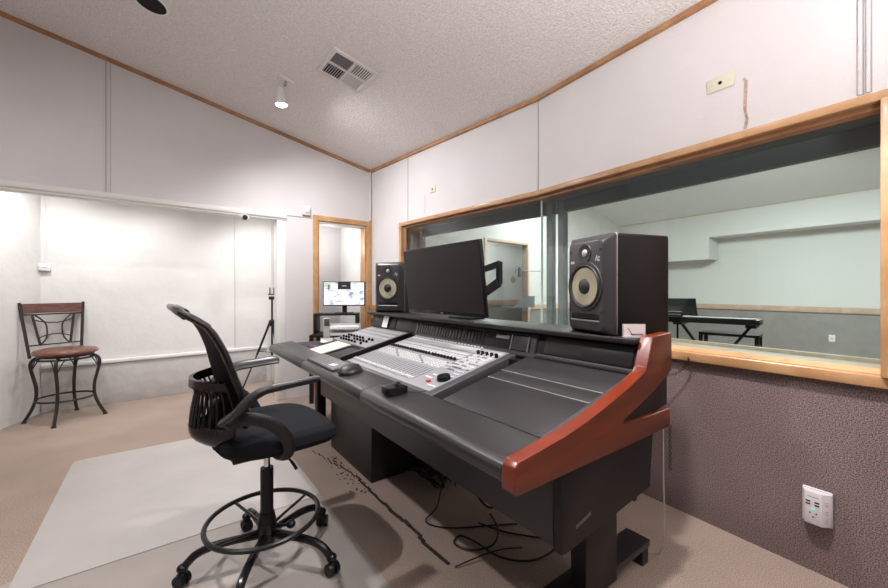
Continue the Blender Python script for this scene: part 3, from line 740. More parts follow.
# notepad paper
np_ = thing('paper_pad', 'long cream paper pad lying on desk beside the phone', 'paper', DW(-2.14, .30, ZS(.30) - .008), DA)
mb = CM(); mb.box((0, 0, .004), (.26, .30, .008), (0, 0, -.15)); mb.build('sheets', M_cream, np_)
mb = CM(); mb.box((.012, -.012, .0), (.28, .30, .004), (0, 0, -.15)); mb.build('backing', M_black, np_)
mb = CM(); mb.box((.14, -.165, .0095), (.11, .12, .003), (0, 0, -.4)); tag(mb.build('loose_note', M_paper, None, 35, DW(-2.2, .62, ZS(.62) - .02), DA), 'loose white note lying on the pale rack mixer', 'paper')
# pen
mb = MB(); mb.cyl((-.07, 0, .008), (.03, 0, .008), .0075, n=12); mb.mi = 1; mb.cyl((.03, 0, .008), (.075, 0, .008), .0075, .004, n=12); mb.cyl((-.085, 0, .008), (-.07, 0, .008), .005, n=12)
tag(mb.build('marker_pen', [M_purple, M_black], None, 35, DW(-2.45, .30, .736), DA + 1.1), 'purple marker pen beside the cordless phone', 'pen')
# cordless phone
ph = thing('cordless_phone', 'silver cordless phone standing in black charging cradle on desk', 'phone', DW(-2.70, .46, .736), .3)
mb = MB(); mb.prism([(-.05, 0), (.055, 0), (.05, .03), (.01, .045), (-.05, .012)], -.04, .04, 'x', .005); mb.build('cradle', M_black, ph)
mb = MB(); mb.prism([(-.058, .004), (.0, .004), (-.01, .036), (-.05, .018)], -.045, .045, 'x', .003); mb.build('cradle_cover', M_silver, ph)
ph.scale = (1.18, 1.18, 1.18)
hm = Matrix.Translation((0, .0, .028)) @ Matrix.Rotation(R(-8), 4, 'X')
mb = MB(); mb.M = hm; mb.b2((-.024, -.013, 0), (.024, .013, .165), .008, 3); h_ = mb.build('handset', M_silver, ph)
mb = MB(); mb.M = hm; mb.b2((-.019, -.0145, .10), (.019, -.012, .158), .002); mb.build('display', mat('phone_display', (.07, .08, .06), .3), h_)
mb = MB(); mb.M = hm
for r in range(4):
    for c in range(3): mb.b2((-.016 + c * .012, -.0145, .025 + r * .014), (-.008 + c * .012, -.012, .034 + r * .014))
mb.build('keypad', M_whitetrim, h_)
mb = MB(); mb.tube(smoothpath([(.03, .04, .01), (.09, .08, .004), (.16, .12, .004), (.26, .20, .004)]), .0025, 6); mb.build('cord', M_black, ph)
# card in the left riser, card by the right speaker
mb = MB(); mb.b2((-.045, -.0012, 0), (.045, .0012, .10)); o = mb.build('white_card', M_paper, None, 35, DW(-2.13, .752, .905), DA); o.rotation_euler = (R(-16), 0, DA)
tag(o, 'blank white card leaning in the left riser bay beneath the far speaker', 'card')
cdt = thing('card_holder', 'small clear card holder at right end of desk shelf', 'card holder', DW(-.038, .81, 1.024), DA + .9 - .06)
mb = MB(); mb.b2((-.045, -.004, .0), (.045, .004, .055)); mb.b2((-.045, -.02, 0), (.045, .012, .003)); mb.build('holder', M_clear, cdt)
mb = MB(); mb.b2((-.042, -.0055, .004), (.042, -.0045, .053)); mb.build('card', mat('pinkish_card', (.74, .62, .62), .5), cdt)
mb = MB(); mb.box((-.015, -.0062, .022), (.003, .001, .04), (0, R(-35), 0)); mb.box((.01, -.0062, .012), (.05, .001, .006)); mb.build('printed_mark', mat('ink_dark', (.15, .12, .13), .5), cdt)

# ------------------------------------------------------------------ loudspeakers
def speaker(label, corner, f):
    """corner: front corner (camera side) at the base; f: direction the baffle faces"""
    f = Vector((f[0], f[1], 0)).normalized(); rz = math.atan2(f.x, -f.y)      # local -y faces f
    W, H, D = .284, .44, .33
    ax = Vector((math.cos(rz), math.sin(rz), 0))
    o = thing('studio_speaker', label, 'speaker', (0, 0, 0), rz, 'pair of studio monitor speakers')
    o.location = Vector(corner) - ax * (W / 2) - f * (D / 2)
    w, h, dp = W / 2, H, D / 2
    mb = MB(); mb.b2((-w, -dp + .035, .0), (w, dp, h), .013, 3); mb.build('cabinet', M_spkside, o)
    # thick bevelled baffle
    b = bmesh.new()
    def ring(ww, z0, z1, y, r):
        vs = []; 
        for cx, cz, a0 in ((ww - r, z1 - r, 0), (-ww + r, z1 - r, 90), (-ww + r, z0 + r, 180), (ww - r, z0 + r, 270)):
            for i in range(6): a = R(a0 + i * 18); vs.append(b.verts.new((cx + r * math.cos(a), y, cz + r * math.sin(a))))
        return vs
    rs = [ring(w, .0, h, -dp + .034, .014), ring(w, .0, h, -dp + .022, .014), ring(w - .028, .016, h - .024, -dp - .012, .03), ring(w - .034, .022, h - .03, -dp - .014, .026)]
    for A_, B_ in zip(rs, rs[1:]):
        for i in range(24): b.faces.new([A_[i], A_[(i + 1) % 24], B_[(i + 1) % 24], B_[i]])
    b.faces.new(rs[-1]); b.faces.new(rs[0][::-1])
    mb = MB(); mb.bm(b); mb.build('baffle', M_spk, o)
    mb = MB(); mb.b2((-w - .001, -dp + .032, .006), (w + .001, -dp + .0355, h + .001), .001); mb.build('trim_line', mat('copper_line', (.50, .40, .36), .35, .3), o)
    yf = -dp - .014; RX = (R(90), 0, 0)
    zc = .212
    mb = MB(); mb.lathe([(.113, 0), (.111, .006), (.100, .007), (.094, .003), (.092, .0)], (0, yf, zc), RX, 48); mb.build('woofer_surround', M_rubber, o)
    mb = MB(); mb.lathe([(.100, .0), (.098, .007), (.094, .011), (.087, .008), (.082, .002), (.081, .0)], (0, yf, zc), RX, 48); mb.build('rubber_roll', M_rubber, o)
    mb = MB(); mb.lathe([(.084, .0045), (.060, .0028), (.036, .0014), (.034, .0012)], (0, yf, zc), RX, 48); mb.build('cone', M_cone, o)
    mb = MB(); mb.lathe([(.037, .001), (.034, .009), (.022, .016), (.004, .018)], (0, yf, zc), RX, 32); mb.build('dust_cap', M_rubber, o)
    zt = .362
    mb = MB(); mb.lathe([(.042, 0), (.040, .004), (.022, .001)], (0, yf, zt), RX, 36); mb.build('tweeter_guide', M_rubber, o)
    mb = MB(); mb.lathe([(.017, .0), (.015, .006), (.006, .009)], (0, yf, zt), RX, 24); mb.build('tweeter_dome', M_silver, o)
    mb = MB(); mb.b2((-.092, yf - .0012, .062), (.092, yf + .001, .090), .0008); q = mb.build('bass_port', M_hole, o)
    mb = MB(); mb.tube([(-.092, yf - .002, .058), (.092, yf - .002, .058)], .004, 8); mb.build('port_lip', mat('port_lip', (.2, .2, .205), .3), o)
    mb = MB(); mb.b2((-.098, yf - .001, .318), (-.074, yf + .001, .330)); mb.build('logo_plate', mat('logo_silver', (.5, .5, .52), .4), o)
    mb = MB(); mb.box((.070, yf, .332), (.004, .002, .022), (0, .35, 0)); mb.box((.078, yf, .334), (.004, .002, .026), (0, -.3, 0)); mb.box((.088, yf, .338), (.008, .002, .008), (0, .2, 0)); mb.box((.087, yf, .325), (.010, .002, .008), (0, .2, 0)); mb.build('series_mark', mat('logo_silver', (.5, .5, .52), .4), o)
    for (x, z) in ((-.098, .372), (.098, .372), (-.103, .262), (.103, .262), (-.103, .10), (.103, .10)):
        mb = MB(); mb.lathe([(.006, 0), (.005, .0015), (.002, .001)], (x, yf, z), RX, 10); mb.build('screw', M_black, o)
    return o
speaker('large black studio speaker at right end of desk shelf, pale woofer cone', (.700, 1.595, 1.0245), (-.945, -.328))
speaker('black studio speaker at far left end of desk shelf beside the monitor', (-.352, 3.285, 1.0245), (-.33, -.94))

# ------------------------------------------------------------------ big monitor on arm
mon = thing('computer_monitor', 'large switched-off black monitor on arm above the mixing console', 'monitor', DW(-1.155, .645, 1.066), DA)
tiltM = Matrix.Rotation(R(6.5), 4, 'X')
MW, MH = .80, .43
mb = MB(); mb.M = tiltM; mb.b2((-MW/2, -.0, 0), (MW/2, .024, MH), .005); mb.b2((-.22, .02, .09), (.22, .05, .34), .012); mb.build('case', M_blackgloss, mon)
mb = MB(); mb.M = tiltM; mb.b2((-MW/2 + .008, -.0015, .022), (MW/2 - .008, .002, MH - .008)); mb.build('screen', M_screen, mon)
mb = MB(); mb.M = tiltM; mb.b2((-.012, -.002, .007), (.012, .001, .014)); mb.build('logo_plate', M_keygrey, mon)
arm = thing('monitor_arm', 'black jointed monitor arm behind the large monitor', 'monitor arm', DW(-1.28, .93, 1.024), DA)
def al(x, t, z): return (x + 1.28, t - .93, z - 1.024)
mb = MB(); mb.b2((-.09, -.075, 0), (.14, .065, .014), .004); mb.build('base_plate', M_black, arm)
mb = MB(); mb.cyl((0, 0, .014), (0, 0, .15), .02, n=20); mb.build('post', M_black, arm)
def bar(p0, p1, w, h):
    mb = MB(); p0 = Vector(p0); p1 = Vector(p1); mb.tube([p0, p1], w, 4, flat=(h / w, 1)); return mb
bar(al(-1.28, .93, 1.10), al(-.875, .86, 1.265), .020, .034).build('lower_link', M_black, arm)
bar(al(-.875, .865, 1.255), al(-.875, .865, 1.39), .019, .019).build('elbow', M_black, arm)
bar(al(-.875, .86, 1.375), al(-1.155, .76, 1.29), .015, .026).build('upper_link', M_black, arm)
mb = MB(); mb.b2(tuple(a - .05 for a in al(-1.155, .745, 1.27)), tuple(a + b for a, b in zip(al(-1.155, .745, 1.27), (.05, .02, .05))), .004); mb.build('mounting_head', M_black, arm)
mb = MB(); mb.cyl(al(-.875, .86, 1.38), al(-.875, .86, 1.395), .012, n=12); mb.build('hinge_pin', M_chrome, arm)

# ------------------------------------------------------------------ side table with small monitor in the doorway
st = thing('media_table', 'black open side table with riser shelf in front of the doorway', 'table', (-1.2, 4.33, 0), R(6))
mb = MB(); mb.b2((-.27, -.24, .71), (.27, .14, .735), .003); mb.build('table_top', M_lamdark, st)
for sx in (-1, 1):
    for sy in (-.21, .11): mb = MB(); mb.b2((sx * .25 - .02, sy - .02, 0), (sx * .25 + .02, sy + .02, .71)); mb.build('leg', M_lamdark, st)
mb = MB(); mb.b2((-.26, -.09, .935), (.22, .14, .955), .002); mb.b2((-.26, -.09, .735), (-.235, .14, .935), .002); mb.b2((.195, -.09, .735), (.22, .14, .935), .002); mb.build('riser_shelf', M_lamdark, st)
sm = thing('small_monitor', 'small lit computer monitor on riser shelf in the doorway', 'monitor', (-1.145, 4.36, .956), R(5))
mb = MB(); mb.b2((-.238, -.012, .082), (.238, .022, .362), .005); mb.build('case', M_black, sm)
def screenmat():
    m = bpy.data.materials.new('lit_screen'); m.use_nodes = True; nt = m.node_tree; b = nt.nodes['Principled BSDF']
    tc = nt.nodes.new('ShaderNodeTexCoord'); n = nt.nodes.new('ShaderNodeTexNoise'); n.inputs['Scale'].default_value = 9; n.inputs['Detail'].default_value = 2
    mp = nt.nodes.new('ShaderNodeMapping'); mp.inputs['Scale'].default_value = (1, 1, 2.2)
    nt.links.new(tc.outputs['Object'], mp.inputs[0]); nt.links.new(mp.outputs[0], n.inputs['Vector'])
    cr = nt.nodes.new('ShaderNodeValToRGB'); cr.color_ramp.elements[0].position = .36; cr.color_ramp.elements[0].color = (.30, .32, .55, 1)
    cr.color_ramp.elements[1].position = .5; cr.color_ramp.elements[1].color = (1, 1, 1, 1)
    nt.links.new(n.outputs[0], cr.inputs[0]); nt.links.new(cr.outputs[0], b.inputs['Emission Color']); b.inputs['Emission Strength'].default_value = 1.0
    b.inputs['Base Color'].default_value = (.02, .02, .02, 1); return m
mb = MB(); mb.b2((-.226, -.0135, .094), (.226, -.011, .352)); mb.build('screen', screenmat(), sm)
mb = MB(); mb.b2((-.07, -.0145, .272), (.075, -.0128, .352)); mb.build('screen_window', mat('screen_window', (.03, .03, .04), .3), sm)
mb = MB(); mb.b2((-.02, -.0152, .307), (.028, -.0143, .316)); mb.build('screen_text', mat('screen_text', (.3, .3, .3), .3, emit=(.6, .6, .6), estr=.6), sm)
mb = MB(); mb.b2((-.222, -.0145, .295), (-.148, -.0128, .345)); mb.mi = 1; mb.b2((-.18, -.0152, .27), (-.16, -.0143, .325)); mb.build('screen_picture', [mat('scr_pic', (.3, .35, .3), .3, emit=(.55, .62, .55), estr=.6), mat('scr_pic2', (.05, .08, .04), .3, emit=(.12, .2, .1), estr=.6)], sm)
mb = MB(); mb.b2((-.025, .02, .0), (.025, .035, .20)); mb.b2((-.10, -.055, 0), (.10, .07, .008), .003); mb.build('stand', M_black, sm)
# letter trays
group = 'clear letter trays on the side table'
for k in range(2):
    tr = thing('letter_tray', ['lower clear plastic letter tray holding papers beside the phone', 'upper clear plastic letter tray stacked on the lower one'][k], 'tray', (-1.10 + .02 * k, 4.13 + .0 * k, .7365 + k * .062), R(12), group)
    mb = MB(); mb.b2((-.17, -.11, 0), (.17, .11, .004)); mb.b2((-.17, -.11, .004), (-.166, .11, .05)); mb.b2((.166, -.11, .004), (.17, .11, .05)); mb.b2((-.166, .106, .004), (.166, .11, .05))
    mb.build('tray_body', M_clear, tr)
    ps = thing('paper_stack', ['white papers filed in the lower clear tray', 'white papers filed in the upper clear tray'][k], 'papers', (-1.10 + .02 * k, 4.13, .7365 + k * .062 + .0045), R(12))
    mb = MB()
    for q in range(5): mb.box((random.uniform(-.006, .006), random.uniform(-.004, .004), .003 + q * .005), (.29, .19, .0045), (0, 0, random.uniform(-.03, .03)))
    mb.build('sheets', M_paper, ps)

# ------------------------------------------------------------------ drafting chair
CC = Vector((-.79, 1.695, 0)); CA = math.atan2(.6258, .78)
ch = thing('drafting_chair', 'black mesh-backed drafting chair with foot ring facing the desk', 'chair', CC, CA)
# seat: rounded square cushion
def se(u, v):
    a = u * 2 * math.pi; n_ = 3.0
    ca, sa = math.cos(a), math.sin(a)
    r = (abs(ca) ** n_ + abs(sa) ** n_) ** (-1 / n_)
    # v 0 bottom centre .. 1 top centre
    prof = [(0, -.038), (.7, -.040), (.93, -.032), (1.0, -.008), (.985, .018), (.90, .036), (.6, .046), (0, .048)]
    t = v * (len(prof) - 1); i = min(int(t), len(prof) - 2); f = t - i
    k = prof[i][0] * (1 - f) + prof[i + 1][0] * f; z = prof[i][1] * (1 - f) + prof[i + 1][1] * f
    x = .248 * r * ca * k + .032; y = .250 * r * sa * k
    drop = -.03 * max(0, (x - .12) / .16) ** 2 + .012 * (abs(y) / .25) ** 2 * (1 if z > 0 else 0)
    return (x, y, .595 + z + drop)
mb = MB(); mb.grid(se, 49, 29); mb.build('seat', M_fabric, ch, 60)
mb = MB(); mb.b2((-.16, -.15, .535), (.16, .15, .556), .005); mb.b2((-.09, -.06, .50), (.09, .06, .536), .008); mb.build('seat_pan', M_black, ch)
# gas lift
mb = MB(); mb.cyl((0, 0, .40), (0, 0, .51), .0135, n=20); mb.build('gas_piston', M_chrome, ch)
mb = MB(); mb.cyl((0, 0, .22), (0, 0, .43), .027, n=24); mb.lathe([(.034, .10), (.038, .13), (.038, .20), (.030, .235)], n=24); mb.build('column', M_black, ch)
mb = MB(); mb.tube(smoothpath([(.03, -.04, .515), (.05, -.08, .505), (.075, -.11, .47), (.09, -.125, .44)]), [.005] * 12 + [.007] * 7, 8); mb.build('height_lever', M_black, ch)
mb = MB(); mb.tube([(0 + .0, -.27, .0), (0, 0, 0)], .001, 3) if False else None
# star base, five legs with casters
for k in range(5):
    wa = R(-12 + 72 * k) - CA
    c, s_ = math.cos(wa), math.sin(wa)
    pts = [(.03, .135), (.12, .138), (.20, .135), (.265, .118), (.30, .088), (.315, .070)]
    mb = MB(); mb.tube(smoothpath([(r * c, r * s_, z) for r, z in pts], 4), .0165, 10, flat=(1, 1)); mb.ell((.315 * c, .315 * s_, .073), (.022, .022, .018))
    lg = mb.build('leg', M_blackgloss, ch)
    cs = bpy.data.objects.new('caster', None)
    mb = MB(); t_ = wa + 1.1 + k; tx, ty = math.cos(t_), math.sin(t_)
    px, py = .318 * c, .318 * s_
    for sg in (-1, 1):
        a0 = Vector((px + tx * .006 * sg, py + ty * .006 * sg, .027)); a1 = Vector((px + tx * .024 * sg, py + ty * .024 * sg, .027))
        mb.cyl(a0, a1, .027, .025, n=24)
    mb.cyl((px, py, .03), (px, py, .07), .007, n=10)
    mb.ell((px, py, .042), (.020, .020, .020))
    mb.build('caster', M_black, ch)
# foot ring
ctr = Vector((-.80 + .76, 1.74 - 1.70, 0)); ctr.rotate(Euler((0, 0, -CA))); cx, cy = ctr.x * .6, ctr.y * .6
mb = MB(); mb.tube([(cx + .232 * math.cos(2 * math.pi * i / 64), cy + .232 * math.sin(2 * math.pi * i / 64), .195) for i in range(64)], .0105, 10, closed=True); mb.build('foot_ring', M_blackmetal, ch)
mb = MB()
for k in range(4):
    a = R(20 + 90 * k); mb.tube([(.03 * math.cos(a), .03 * math.sin(a), .165), (cx + .225 * math.cos(a), cy + .225 * math.sin(a), .192)], .007, 8)
mb.lathe([(.036, .145), (.040, .15), (.040, .185), (.034, .19)], n=24); mb.build('ring_spokes', M_blackmetal, ch)
mb = MB(); mb.cyl((.04, -.02, .165), (.085, -.045, .165), .008, n=10); mb.ell((.09, -.047, .165), (.02, .02, .018)); mb.build('ring_knob', M_black, ch)
# backrest
BP = [(1.150, -.350), (1.138, -.322), (1.10, -.282), (1.05, -.250), (.99, -.222), (.91, -.196), (.84, -.172), (.77, -.152), (.70, -.145)]
def bp(z):
    for (za, xa), (zb, xb) in zip(BP, BP[1:]):
        if z >= zb: f = (za - z) / (za - zb); return xa + (xb - xa) * f
    return BP[-1][1]
def backs(u, v, halfw=.215, off=0):
    z = .70 + v * .45; yy = (u * 2 - 1); hw = halfw * (.80 + .20 * math.sin(math.pi * min(1, v * 1.0 + .1) * .8))
    bul = .012 + .05 * (1 - v); return Vector((bp(z) + .02 + .006 * (1 - v) - bul * (1 - yy * yy) + off, yy * hw, z + (-.01 * yy * yy if v > .9 else 0)))
mb = MB(); mb.grid(lambda u, v: backs(u, v, .20), 17, 25, .006); mb.build('back_mesh', M_mesh, ch, 60)
path = [backs(0, v / 14) for v in range(15)] + [backs(u / 10, 1) for u in range(1, 10)] + [backs(1, 1 - v / 14) for v in range(15)]
mb = MB(); mb.tube(path, .0175, 10, flat=(.8, 1.25)); mb.tube([backs(u / 12, 0) for u in range(13)], .02, 10)
mb.tube([backs(u / 12, .985) + Vector((-.004, 0, 0)) for u in range(13)], .020, 10, flat=(1, .8))
mb.build('back_frame', M_blackgloss, ch)
# lumbar basket: rims and ribs
def lum(u, v):
    a = (u * 2 - 1); z = .585 + v * .285
    depth = .075 + .035 * math.sin(v * math.pi) * 0 + .02 * abs(v - .5) - .02 * (v > .9) * 0
    xb = -.275 - .012 * math.sin(v * math.pi * 1.5) - (.02 if v > .85 else 0) + (.075 * (1 - v / .25) ** 2 if v < .25 else 0)
    fold = abs(a) ** 2.2
    return Vector((xb * (1 - fold) + (bp(max(z, .70)) - .01) * fold, a * (.135 + .05 * v), z + .015 * fold * (v < .3)))
mb = MB()
for k in range(19):
    u = k / 18; mb.tube([lum(u, v / 10) for v in range(11)], .0075, 6, flat=(.6, 1.0))
mb.build('lumbar_ribs', M_black, ch)
mb = MB(); mb.grid(lambda u, v: lum(u, v * .34), 17, 6, .012); mb.build('lumbar_shell', M_blackgloss, ch)
mb = MB(); mb.grid(lambda u, v: lum(u, .88 + v * .12), 17, 4, .014); mb.build('lumbar_rim', M_blackgloss, ch)
mb = MB(); mb.b2((-.215, -.05, .57), (-.165, .05, .76), .012); mb.tube(smoothpath([(-.19, 0, .62), (-.17, 0, .55), (-.10, 0, .52), (-.05, 0, .52)]), .028, 8, flat=(.6, 1.3)); mb.build('back_bracket', M_black, ch)
# arms
for s_ in (-1, 1):
    pts = smoothpath([(-.205, s_ * .235, .735), (-.17, s_ * .262, .765), (-.13, s_ * .28, .815), (-.08, s_ * .285, .842), (0, s_ * .285, .850), (.10, s_ * .28, .856), (.125, s_ * .28, .853)], 5)
    rr = [.024, .026, .027, .027, .028] + [.028] * 5 + [.027] * 5 + [.024] * 5 + [.023] * 5 + [.022] * 5 + [.012]
    rr = (rr + [.02] * 60)[:len(pts) - 1] + [.010]
    mb = MB(); mb.tube(pts, rr, 12, flat=(.62, 1.4)); mb.build('armrest', mat('arm_plastic', (.030, .030, .033), .33), ch)
    mb = MB(); mb.tube(smoothpath([(-.20, s_ * .225, .735), (-.13, s_ * .262, .742), (-.06, s_ * .275, .715), (-.005, s_ * .272, .66), (.02, s_ * .262, .60), (.01, s_ * .24, .555), (.0, s_ * .17, .54), (0, s_ * .10, .54)], 5), .024, 10, flat=(1.0, .55)); mb.build('arm_bracket', M_black, ch)
    mb = MB(); mb.lathe([(.03, -.012), (.034, 0), (.03, .012)], (-.175, s_ * .25, .742), (R(90), 0, 0), 20); mb.build('arm_pivot', M_black, ch)

# ------------------------------------------------------------------ bar stool
SC = Vector((-3.59, 3.61, 0))
sa_ = R(-24)
so = thing('bar_stool', 'iron swivel bar stool with brown leather seat in alcove corner', 'stool', SC, sa_)
mb = MB(); mb.lathe([(.05, .612), (.205, .614), (.228, .625), (.232, .640), (.215, .660), (.15, .674), (.01, .680)], n=48); mb.build('seat', M_leather, so, 60)
mb = MB(); mb.lathe([(.19, .595), (.20, .597), (.20, .612), (.05, .612)], n=40); mb.tube([(.20 * math.cos(i * math.pi / 24), .20 * math.sin(i * math.pi / 24), .580) for i in range(48)], .009, 8, closed=True); mb.build('swivel_plate', M_iron, so)
base = R(-16) - sa_
lmesh = MB()
for k in range(4):
    a = base + R(45 + 90 * k); c, s_ = math.cos(a), math.sin(a)
    pts = [(.17, .585), (.205, .588), (.235, .56), (.243, .51), (.225, .42), (.205, .32), (.205, .22), (.232, .12), (.268, .045), (.285, .012)]
    mb = MB(); mb.tube(smoothpath([(r * c, r * s_, z) for r, z in pts], 4), .0135, 6, flat=(1, 1)); mb.cyl((.285 * c, .285 * s_, 0), (.285 * c, .285 * s_, .014), .02, .016, n=12)
    lg = mb.build('leg', M_iron, so)
    mb = MB()
    for s2 in (-1, 1):
        tx, ty = -s_ * s2, c * s2
        mb.tube(smoothpath([(.19 * c + tx * .055, .19 * s_ + ty * .055, .585), (.205 * c + tx * .035, .205 * s_ + ty * .035, .555), (.232 * c + tx * .014, .232 * s_ + ty * .014, .49), (.236 * c + tx * .008, .236 * s_ + ty * .008, .46)], 4), .005, 6)
    mb.build('scroll', M_iron, lg)
mb = MB(); mb.tube([(.205 * math.cos(i * math.pi / 24), .205 * math.sin(i * math.pi / 24), .205) for i in range(48)], .0085, 8, closed=True); mb.build('foot_ring', M_iron, so)
# stool back, leaning outwards
def sb(y, z): return (-.185 - .07 * (z - .62) / .48, y * (1 + .22 * (z - .62) / .48), z)
mb = MB()
for s_ in (-1, 1):
    mb.tube([sb(s_ * .19, .585), sb(s_ * .19, .75), sb(s_ * .19, 1.10)], .0135, 4)
    mb.tube([sb(s_ * .105, .70), sb(s_ * .13, .985)], .011, 4)
    mb.tube(smoothpath([sb(s_ * .10, .70), sb(s_ * .06, .76), sb(s_ * .05, .84), sb(s_ * .06, .91), sb(s_ * .115, .985)], 5), .0065, 6)
mb.tube([sb(-.19, .70), sb(.19, .70)], .008, 4); mb.tube([sb(-.19, .988), sb(.19, .988)], .009, 4)
mb.tube(smoothpath([sb(-.115, .765), sb(-.05, .79), (sb(0, .797)), sb(.05, .79), sb(.115, .765)], 4), .006, 6)
mb.tube(smoothpath([sb(-.12, .935), sb(-.05, .91), (sb(0, .905)), sb(.05, .91), sb(.12, .935)], 4), .006, 6)
mb.build('back_frame', M_iron, so)
def rail(u, v):
    z = 1.00 + v * .09; p = sb((u * 2 - 1) * .18, z); return (p[0] - .012 * math.sin(math.pi * u), p[1], z + .012 * math.sin(math.pi * u) * 0)
mb = MB(); mb.grid(rail, 13, 4, .018); mb.build('top_rail', M_stoolwood, so)

# ------------------------------------------------------------------ photo tripod
tp = thing('camera_tripod', 'black photo tripod with pan head standing in the bright alcove', 'tripod', (-2.15, 4.75, 0), R(20))
for k, a in enumerate((R(175), R(295), R(55))):
    c, s_ = math.cos(a), math.sin(a)
    mb = MB(); mb.tube([(.03 * c, .03 * s_, .80), (.17 * c, .17 * s_, .42)], .014, 8); mb.tube([(.17 * c, .17 * s_, .42), (.33 * c, .33 * s_, .015)], .009, 8)
    lg = mb.build('leg', M_black, tp)
    mb = MB(); mb.ell((.332 * c, .332 * s_, .014), (.015, .015, .014)); mb.build('rubber_foot', M_rubber, lg)
mb = MB(); mb.cyl((0, 0, .40), (0, 0, 1.10), .011, n=12); mb.lathe([(.03, .77), (.04, .79), (.04, .83), (.02, .85)], n=16); mb.build('centre_column', M_black, tp)
mb = MB()
for k, a in enumerate((R(175), R(295), R(55))): mb.tube([(0, 0, .44), (.155 * math.cos(a), .155 * math.sin(a), .46)], .005, 6)
mb.build('brace', M_black, tp)
mb = MB(); mb.b2((-.035, -.03, 1.10), (.035, .03, 1.14), .005); mb.box((0, 0, 1.165), (.09, .05, .014), (0, 0, .2)); mb.b2((-.03, -.012, 1.17), (-.016, .012, 1.25), .003); mb.b2((.016, -.012, 1.17), (.03, .012, 1.25), .003); mb.build('pan_head', M_black, tp)
mb = MB(); mb.tube([(.03, -.0, 1.12), (.17, -.10, 1.085)], [.006, .010], 8); mb.build('pan_handle', M_black, tp)

# ------------------------------------------------------------------ floor things
def rmat(x0, x1, t0, t1, r, z0, z1):
    p = []
    for cx, cy, a0 in ((x1 - r, t1 - r, 0), (x0 + r, t1 - r, 90), (x0 + r, t0 + r, 180), (x1 - r, t0 + r, 270)):
        for i in range(6): a = R(a0 + i * 18); p.append((cx + r * math.cos(a), cy + r * math.sin(a)))
    mb = MB(); mb.prism(p, z0, z1, 'z'); return mb
tag(rmat(-1.6, -.15, -1.30, -.005, .05, .0, .0028).build('chair_mat', M_mat2, None, 35, DO, DA), 'darker chair mat on carpet under the drafting chair, nearer the camera', 'floor mat', 'chair mats by the desk')
tag(rmat(-2.97, -1.49, -1.262, .0, .05, .0032, .006).build('chair_mat', M_mat, None, 35, DO, DA), 'pale chair mat on the carpet, farther mat lapping over the other', 'floor mat', 'chair mats by the desk')
# dirt line left by a removed partition
mb = MB(); rnd = random.Random(9)
x = -2.15
while x < -.60:
    l = rnd.uniform(.04, .12); tt = .16 + .10 * min(1, (x + 2.15) / .5) + rnd.uniform(-.008, .008); wd = .005 + .011 * min(1, max(0, (x + 1.9) / .8)) + rnd.uniform(-.003, .004)
    mb.box((x + l / 2, tt, .003), (l * 1.1, wd, .006), (0, 0, rnd.uniform(-.08, .08)), .001, 1); x += l
for k in range(70):
    xx = rnd.uniform(-1.95, -1.35); mb.box((xx, .225 + rnd.gauss(0, .028), .003), (rnd.uniform(.004, .014), rnd.uniform(.002, .005), .004), (0, 0, rnd.uniform(0, 3)))
o = mb.build('floor_debris', M_debris, None, 0, DO, DA); tag(o, 'dark line of dirt and crumbs along carpet seam before the desk', 'debris'); o['kind'] = 'stuff'
def cable(label, pts, r=.004, m=M_black, cat='cable', name='cable', group=None):
    mb = MB(); mb.tube(smoothpath([DW(*p) for p in pts], 6), r, 8); return tag(mb.build(name, m), label, cat, group)
G = 'loose cables hanging under the desk'
cable('thin black cable hanging from desk underside to dirt line end', [(-.98, .50, .45), (-.97, .52, .25), (-.93, .45, .05), (-.90, .35, .007), (-.78, .42, .006), (-.66, .62, .006), (-.60, .72, .006)], .004, group=G)
cable('thick black cable looping down from the desk and back up', [(-.95, .64, .45), (-.93, .66, .22), (-.84, .66, .07), (-.76, .68, .03), (-.72, .70, .10), (-.70, .72, .30), (-.70, .72, .45)], .0065, group=G)
cable('black cable coiled in a wide loop on the carpet under the desk', [(-.72, .56, .010), (-.58, .62, .010), (-.42, .74, .010), (-.36, .70, .008), (-.38, .56, .008), (-.48, .47, .008), (-.62, .45, .008), (-.70, .42, .008), (-.67, .36, .010), (-.58, .40, .012), (-.55, .50, .014), (-.62, .60, .016), (-.74, .66, .016)], .0045, group=G)
cable('black lead lying straight from dirt line to a plug', [(-.55, .27, .007), (-.52, .40, .02), (-.49, .50, .024), (-.46, .60, .007)], .003, group=G)
mb = MB(); rnd = random.Random(3)
for k in range(16):
    px, py = rnd.uniform(-1.36, -1.10), rnd.uniform(.62, .78)
    pts = [DW(px + rnd.uniform(-.15, .15), py + rnd.uniform(-.12, .12), rnd.uniform(.012, .17)) for i in range(5)]
    mb.tube(smoothpath(pts, 5), rnd.choice((.004, .006, .008)), 6)
o = tag(mb.build('cable_tangle', M_black), 'tangle of black cables heaped beside the desk pedestal', 'cables'); o['kind'] = 'stuff'
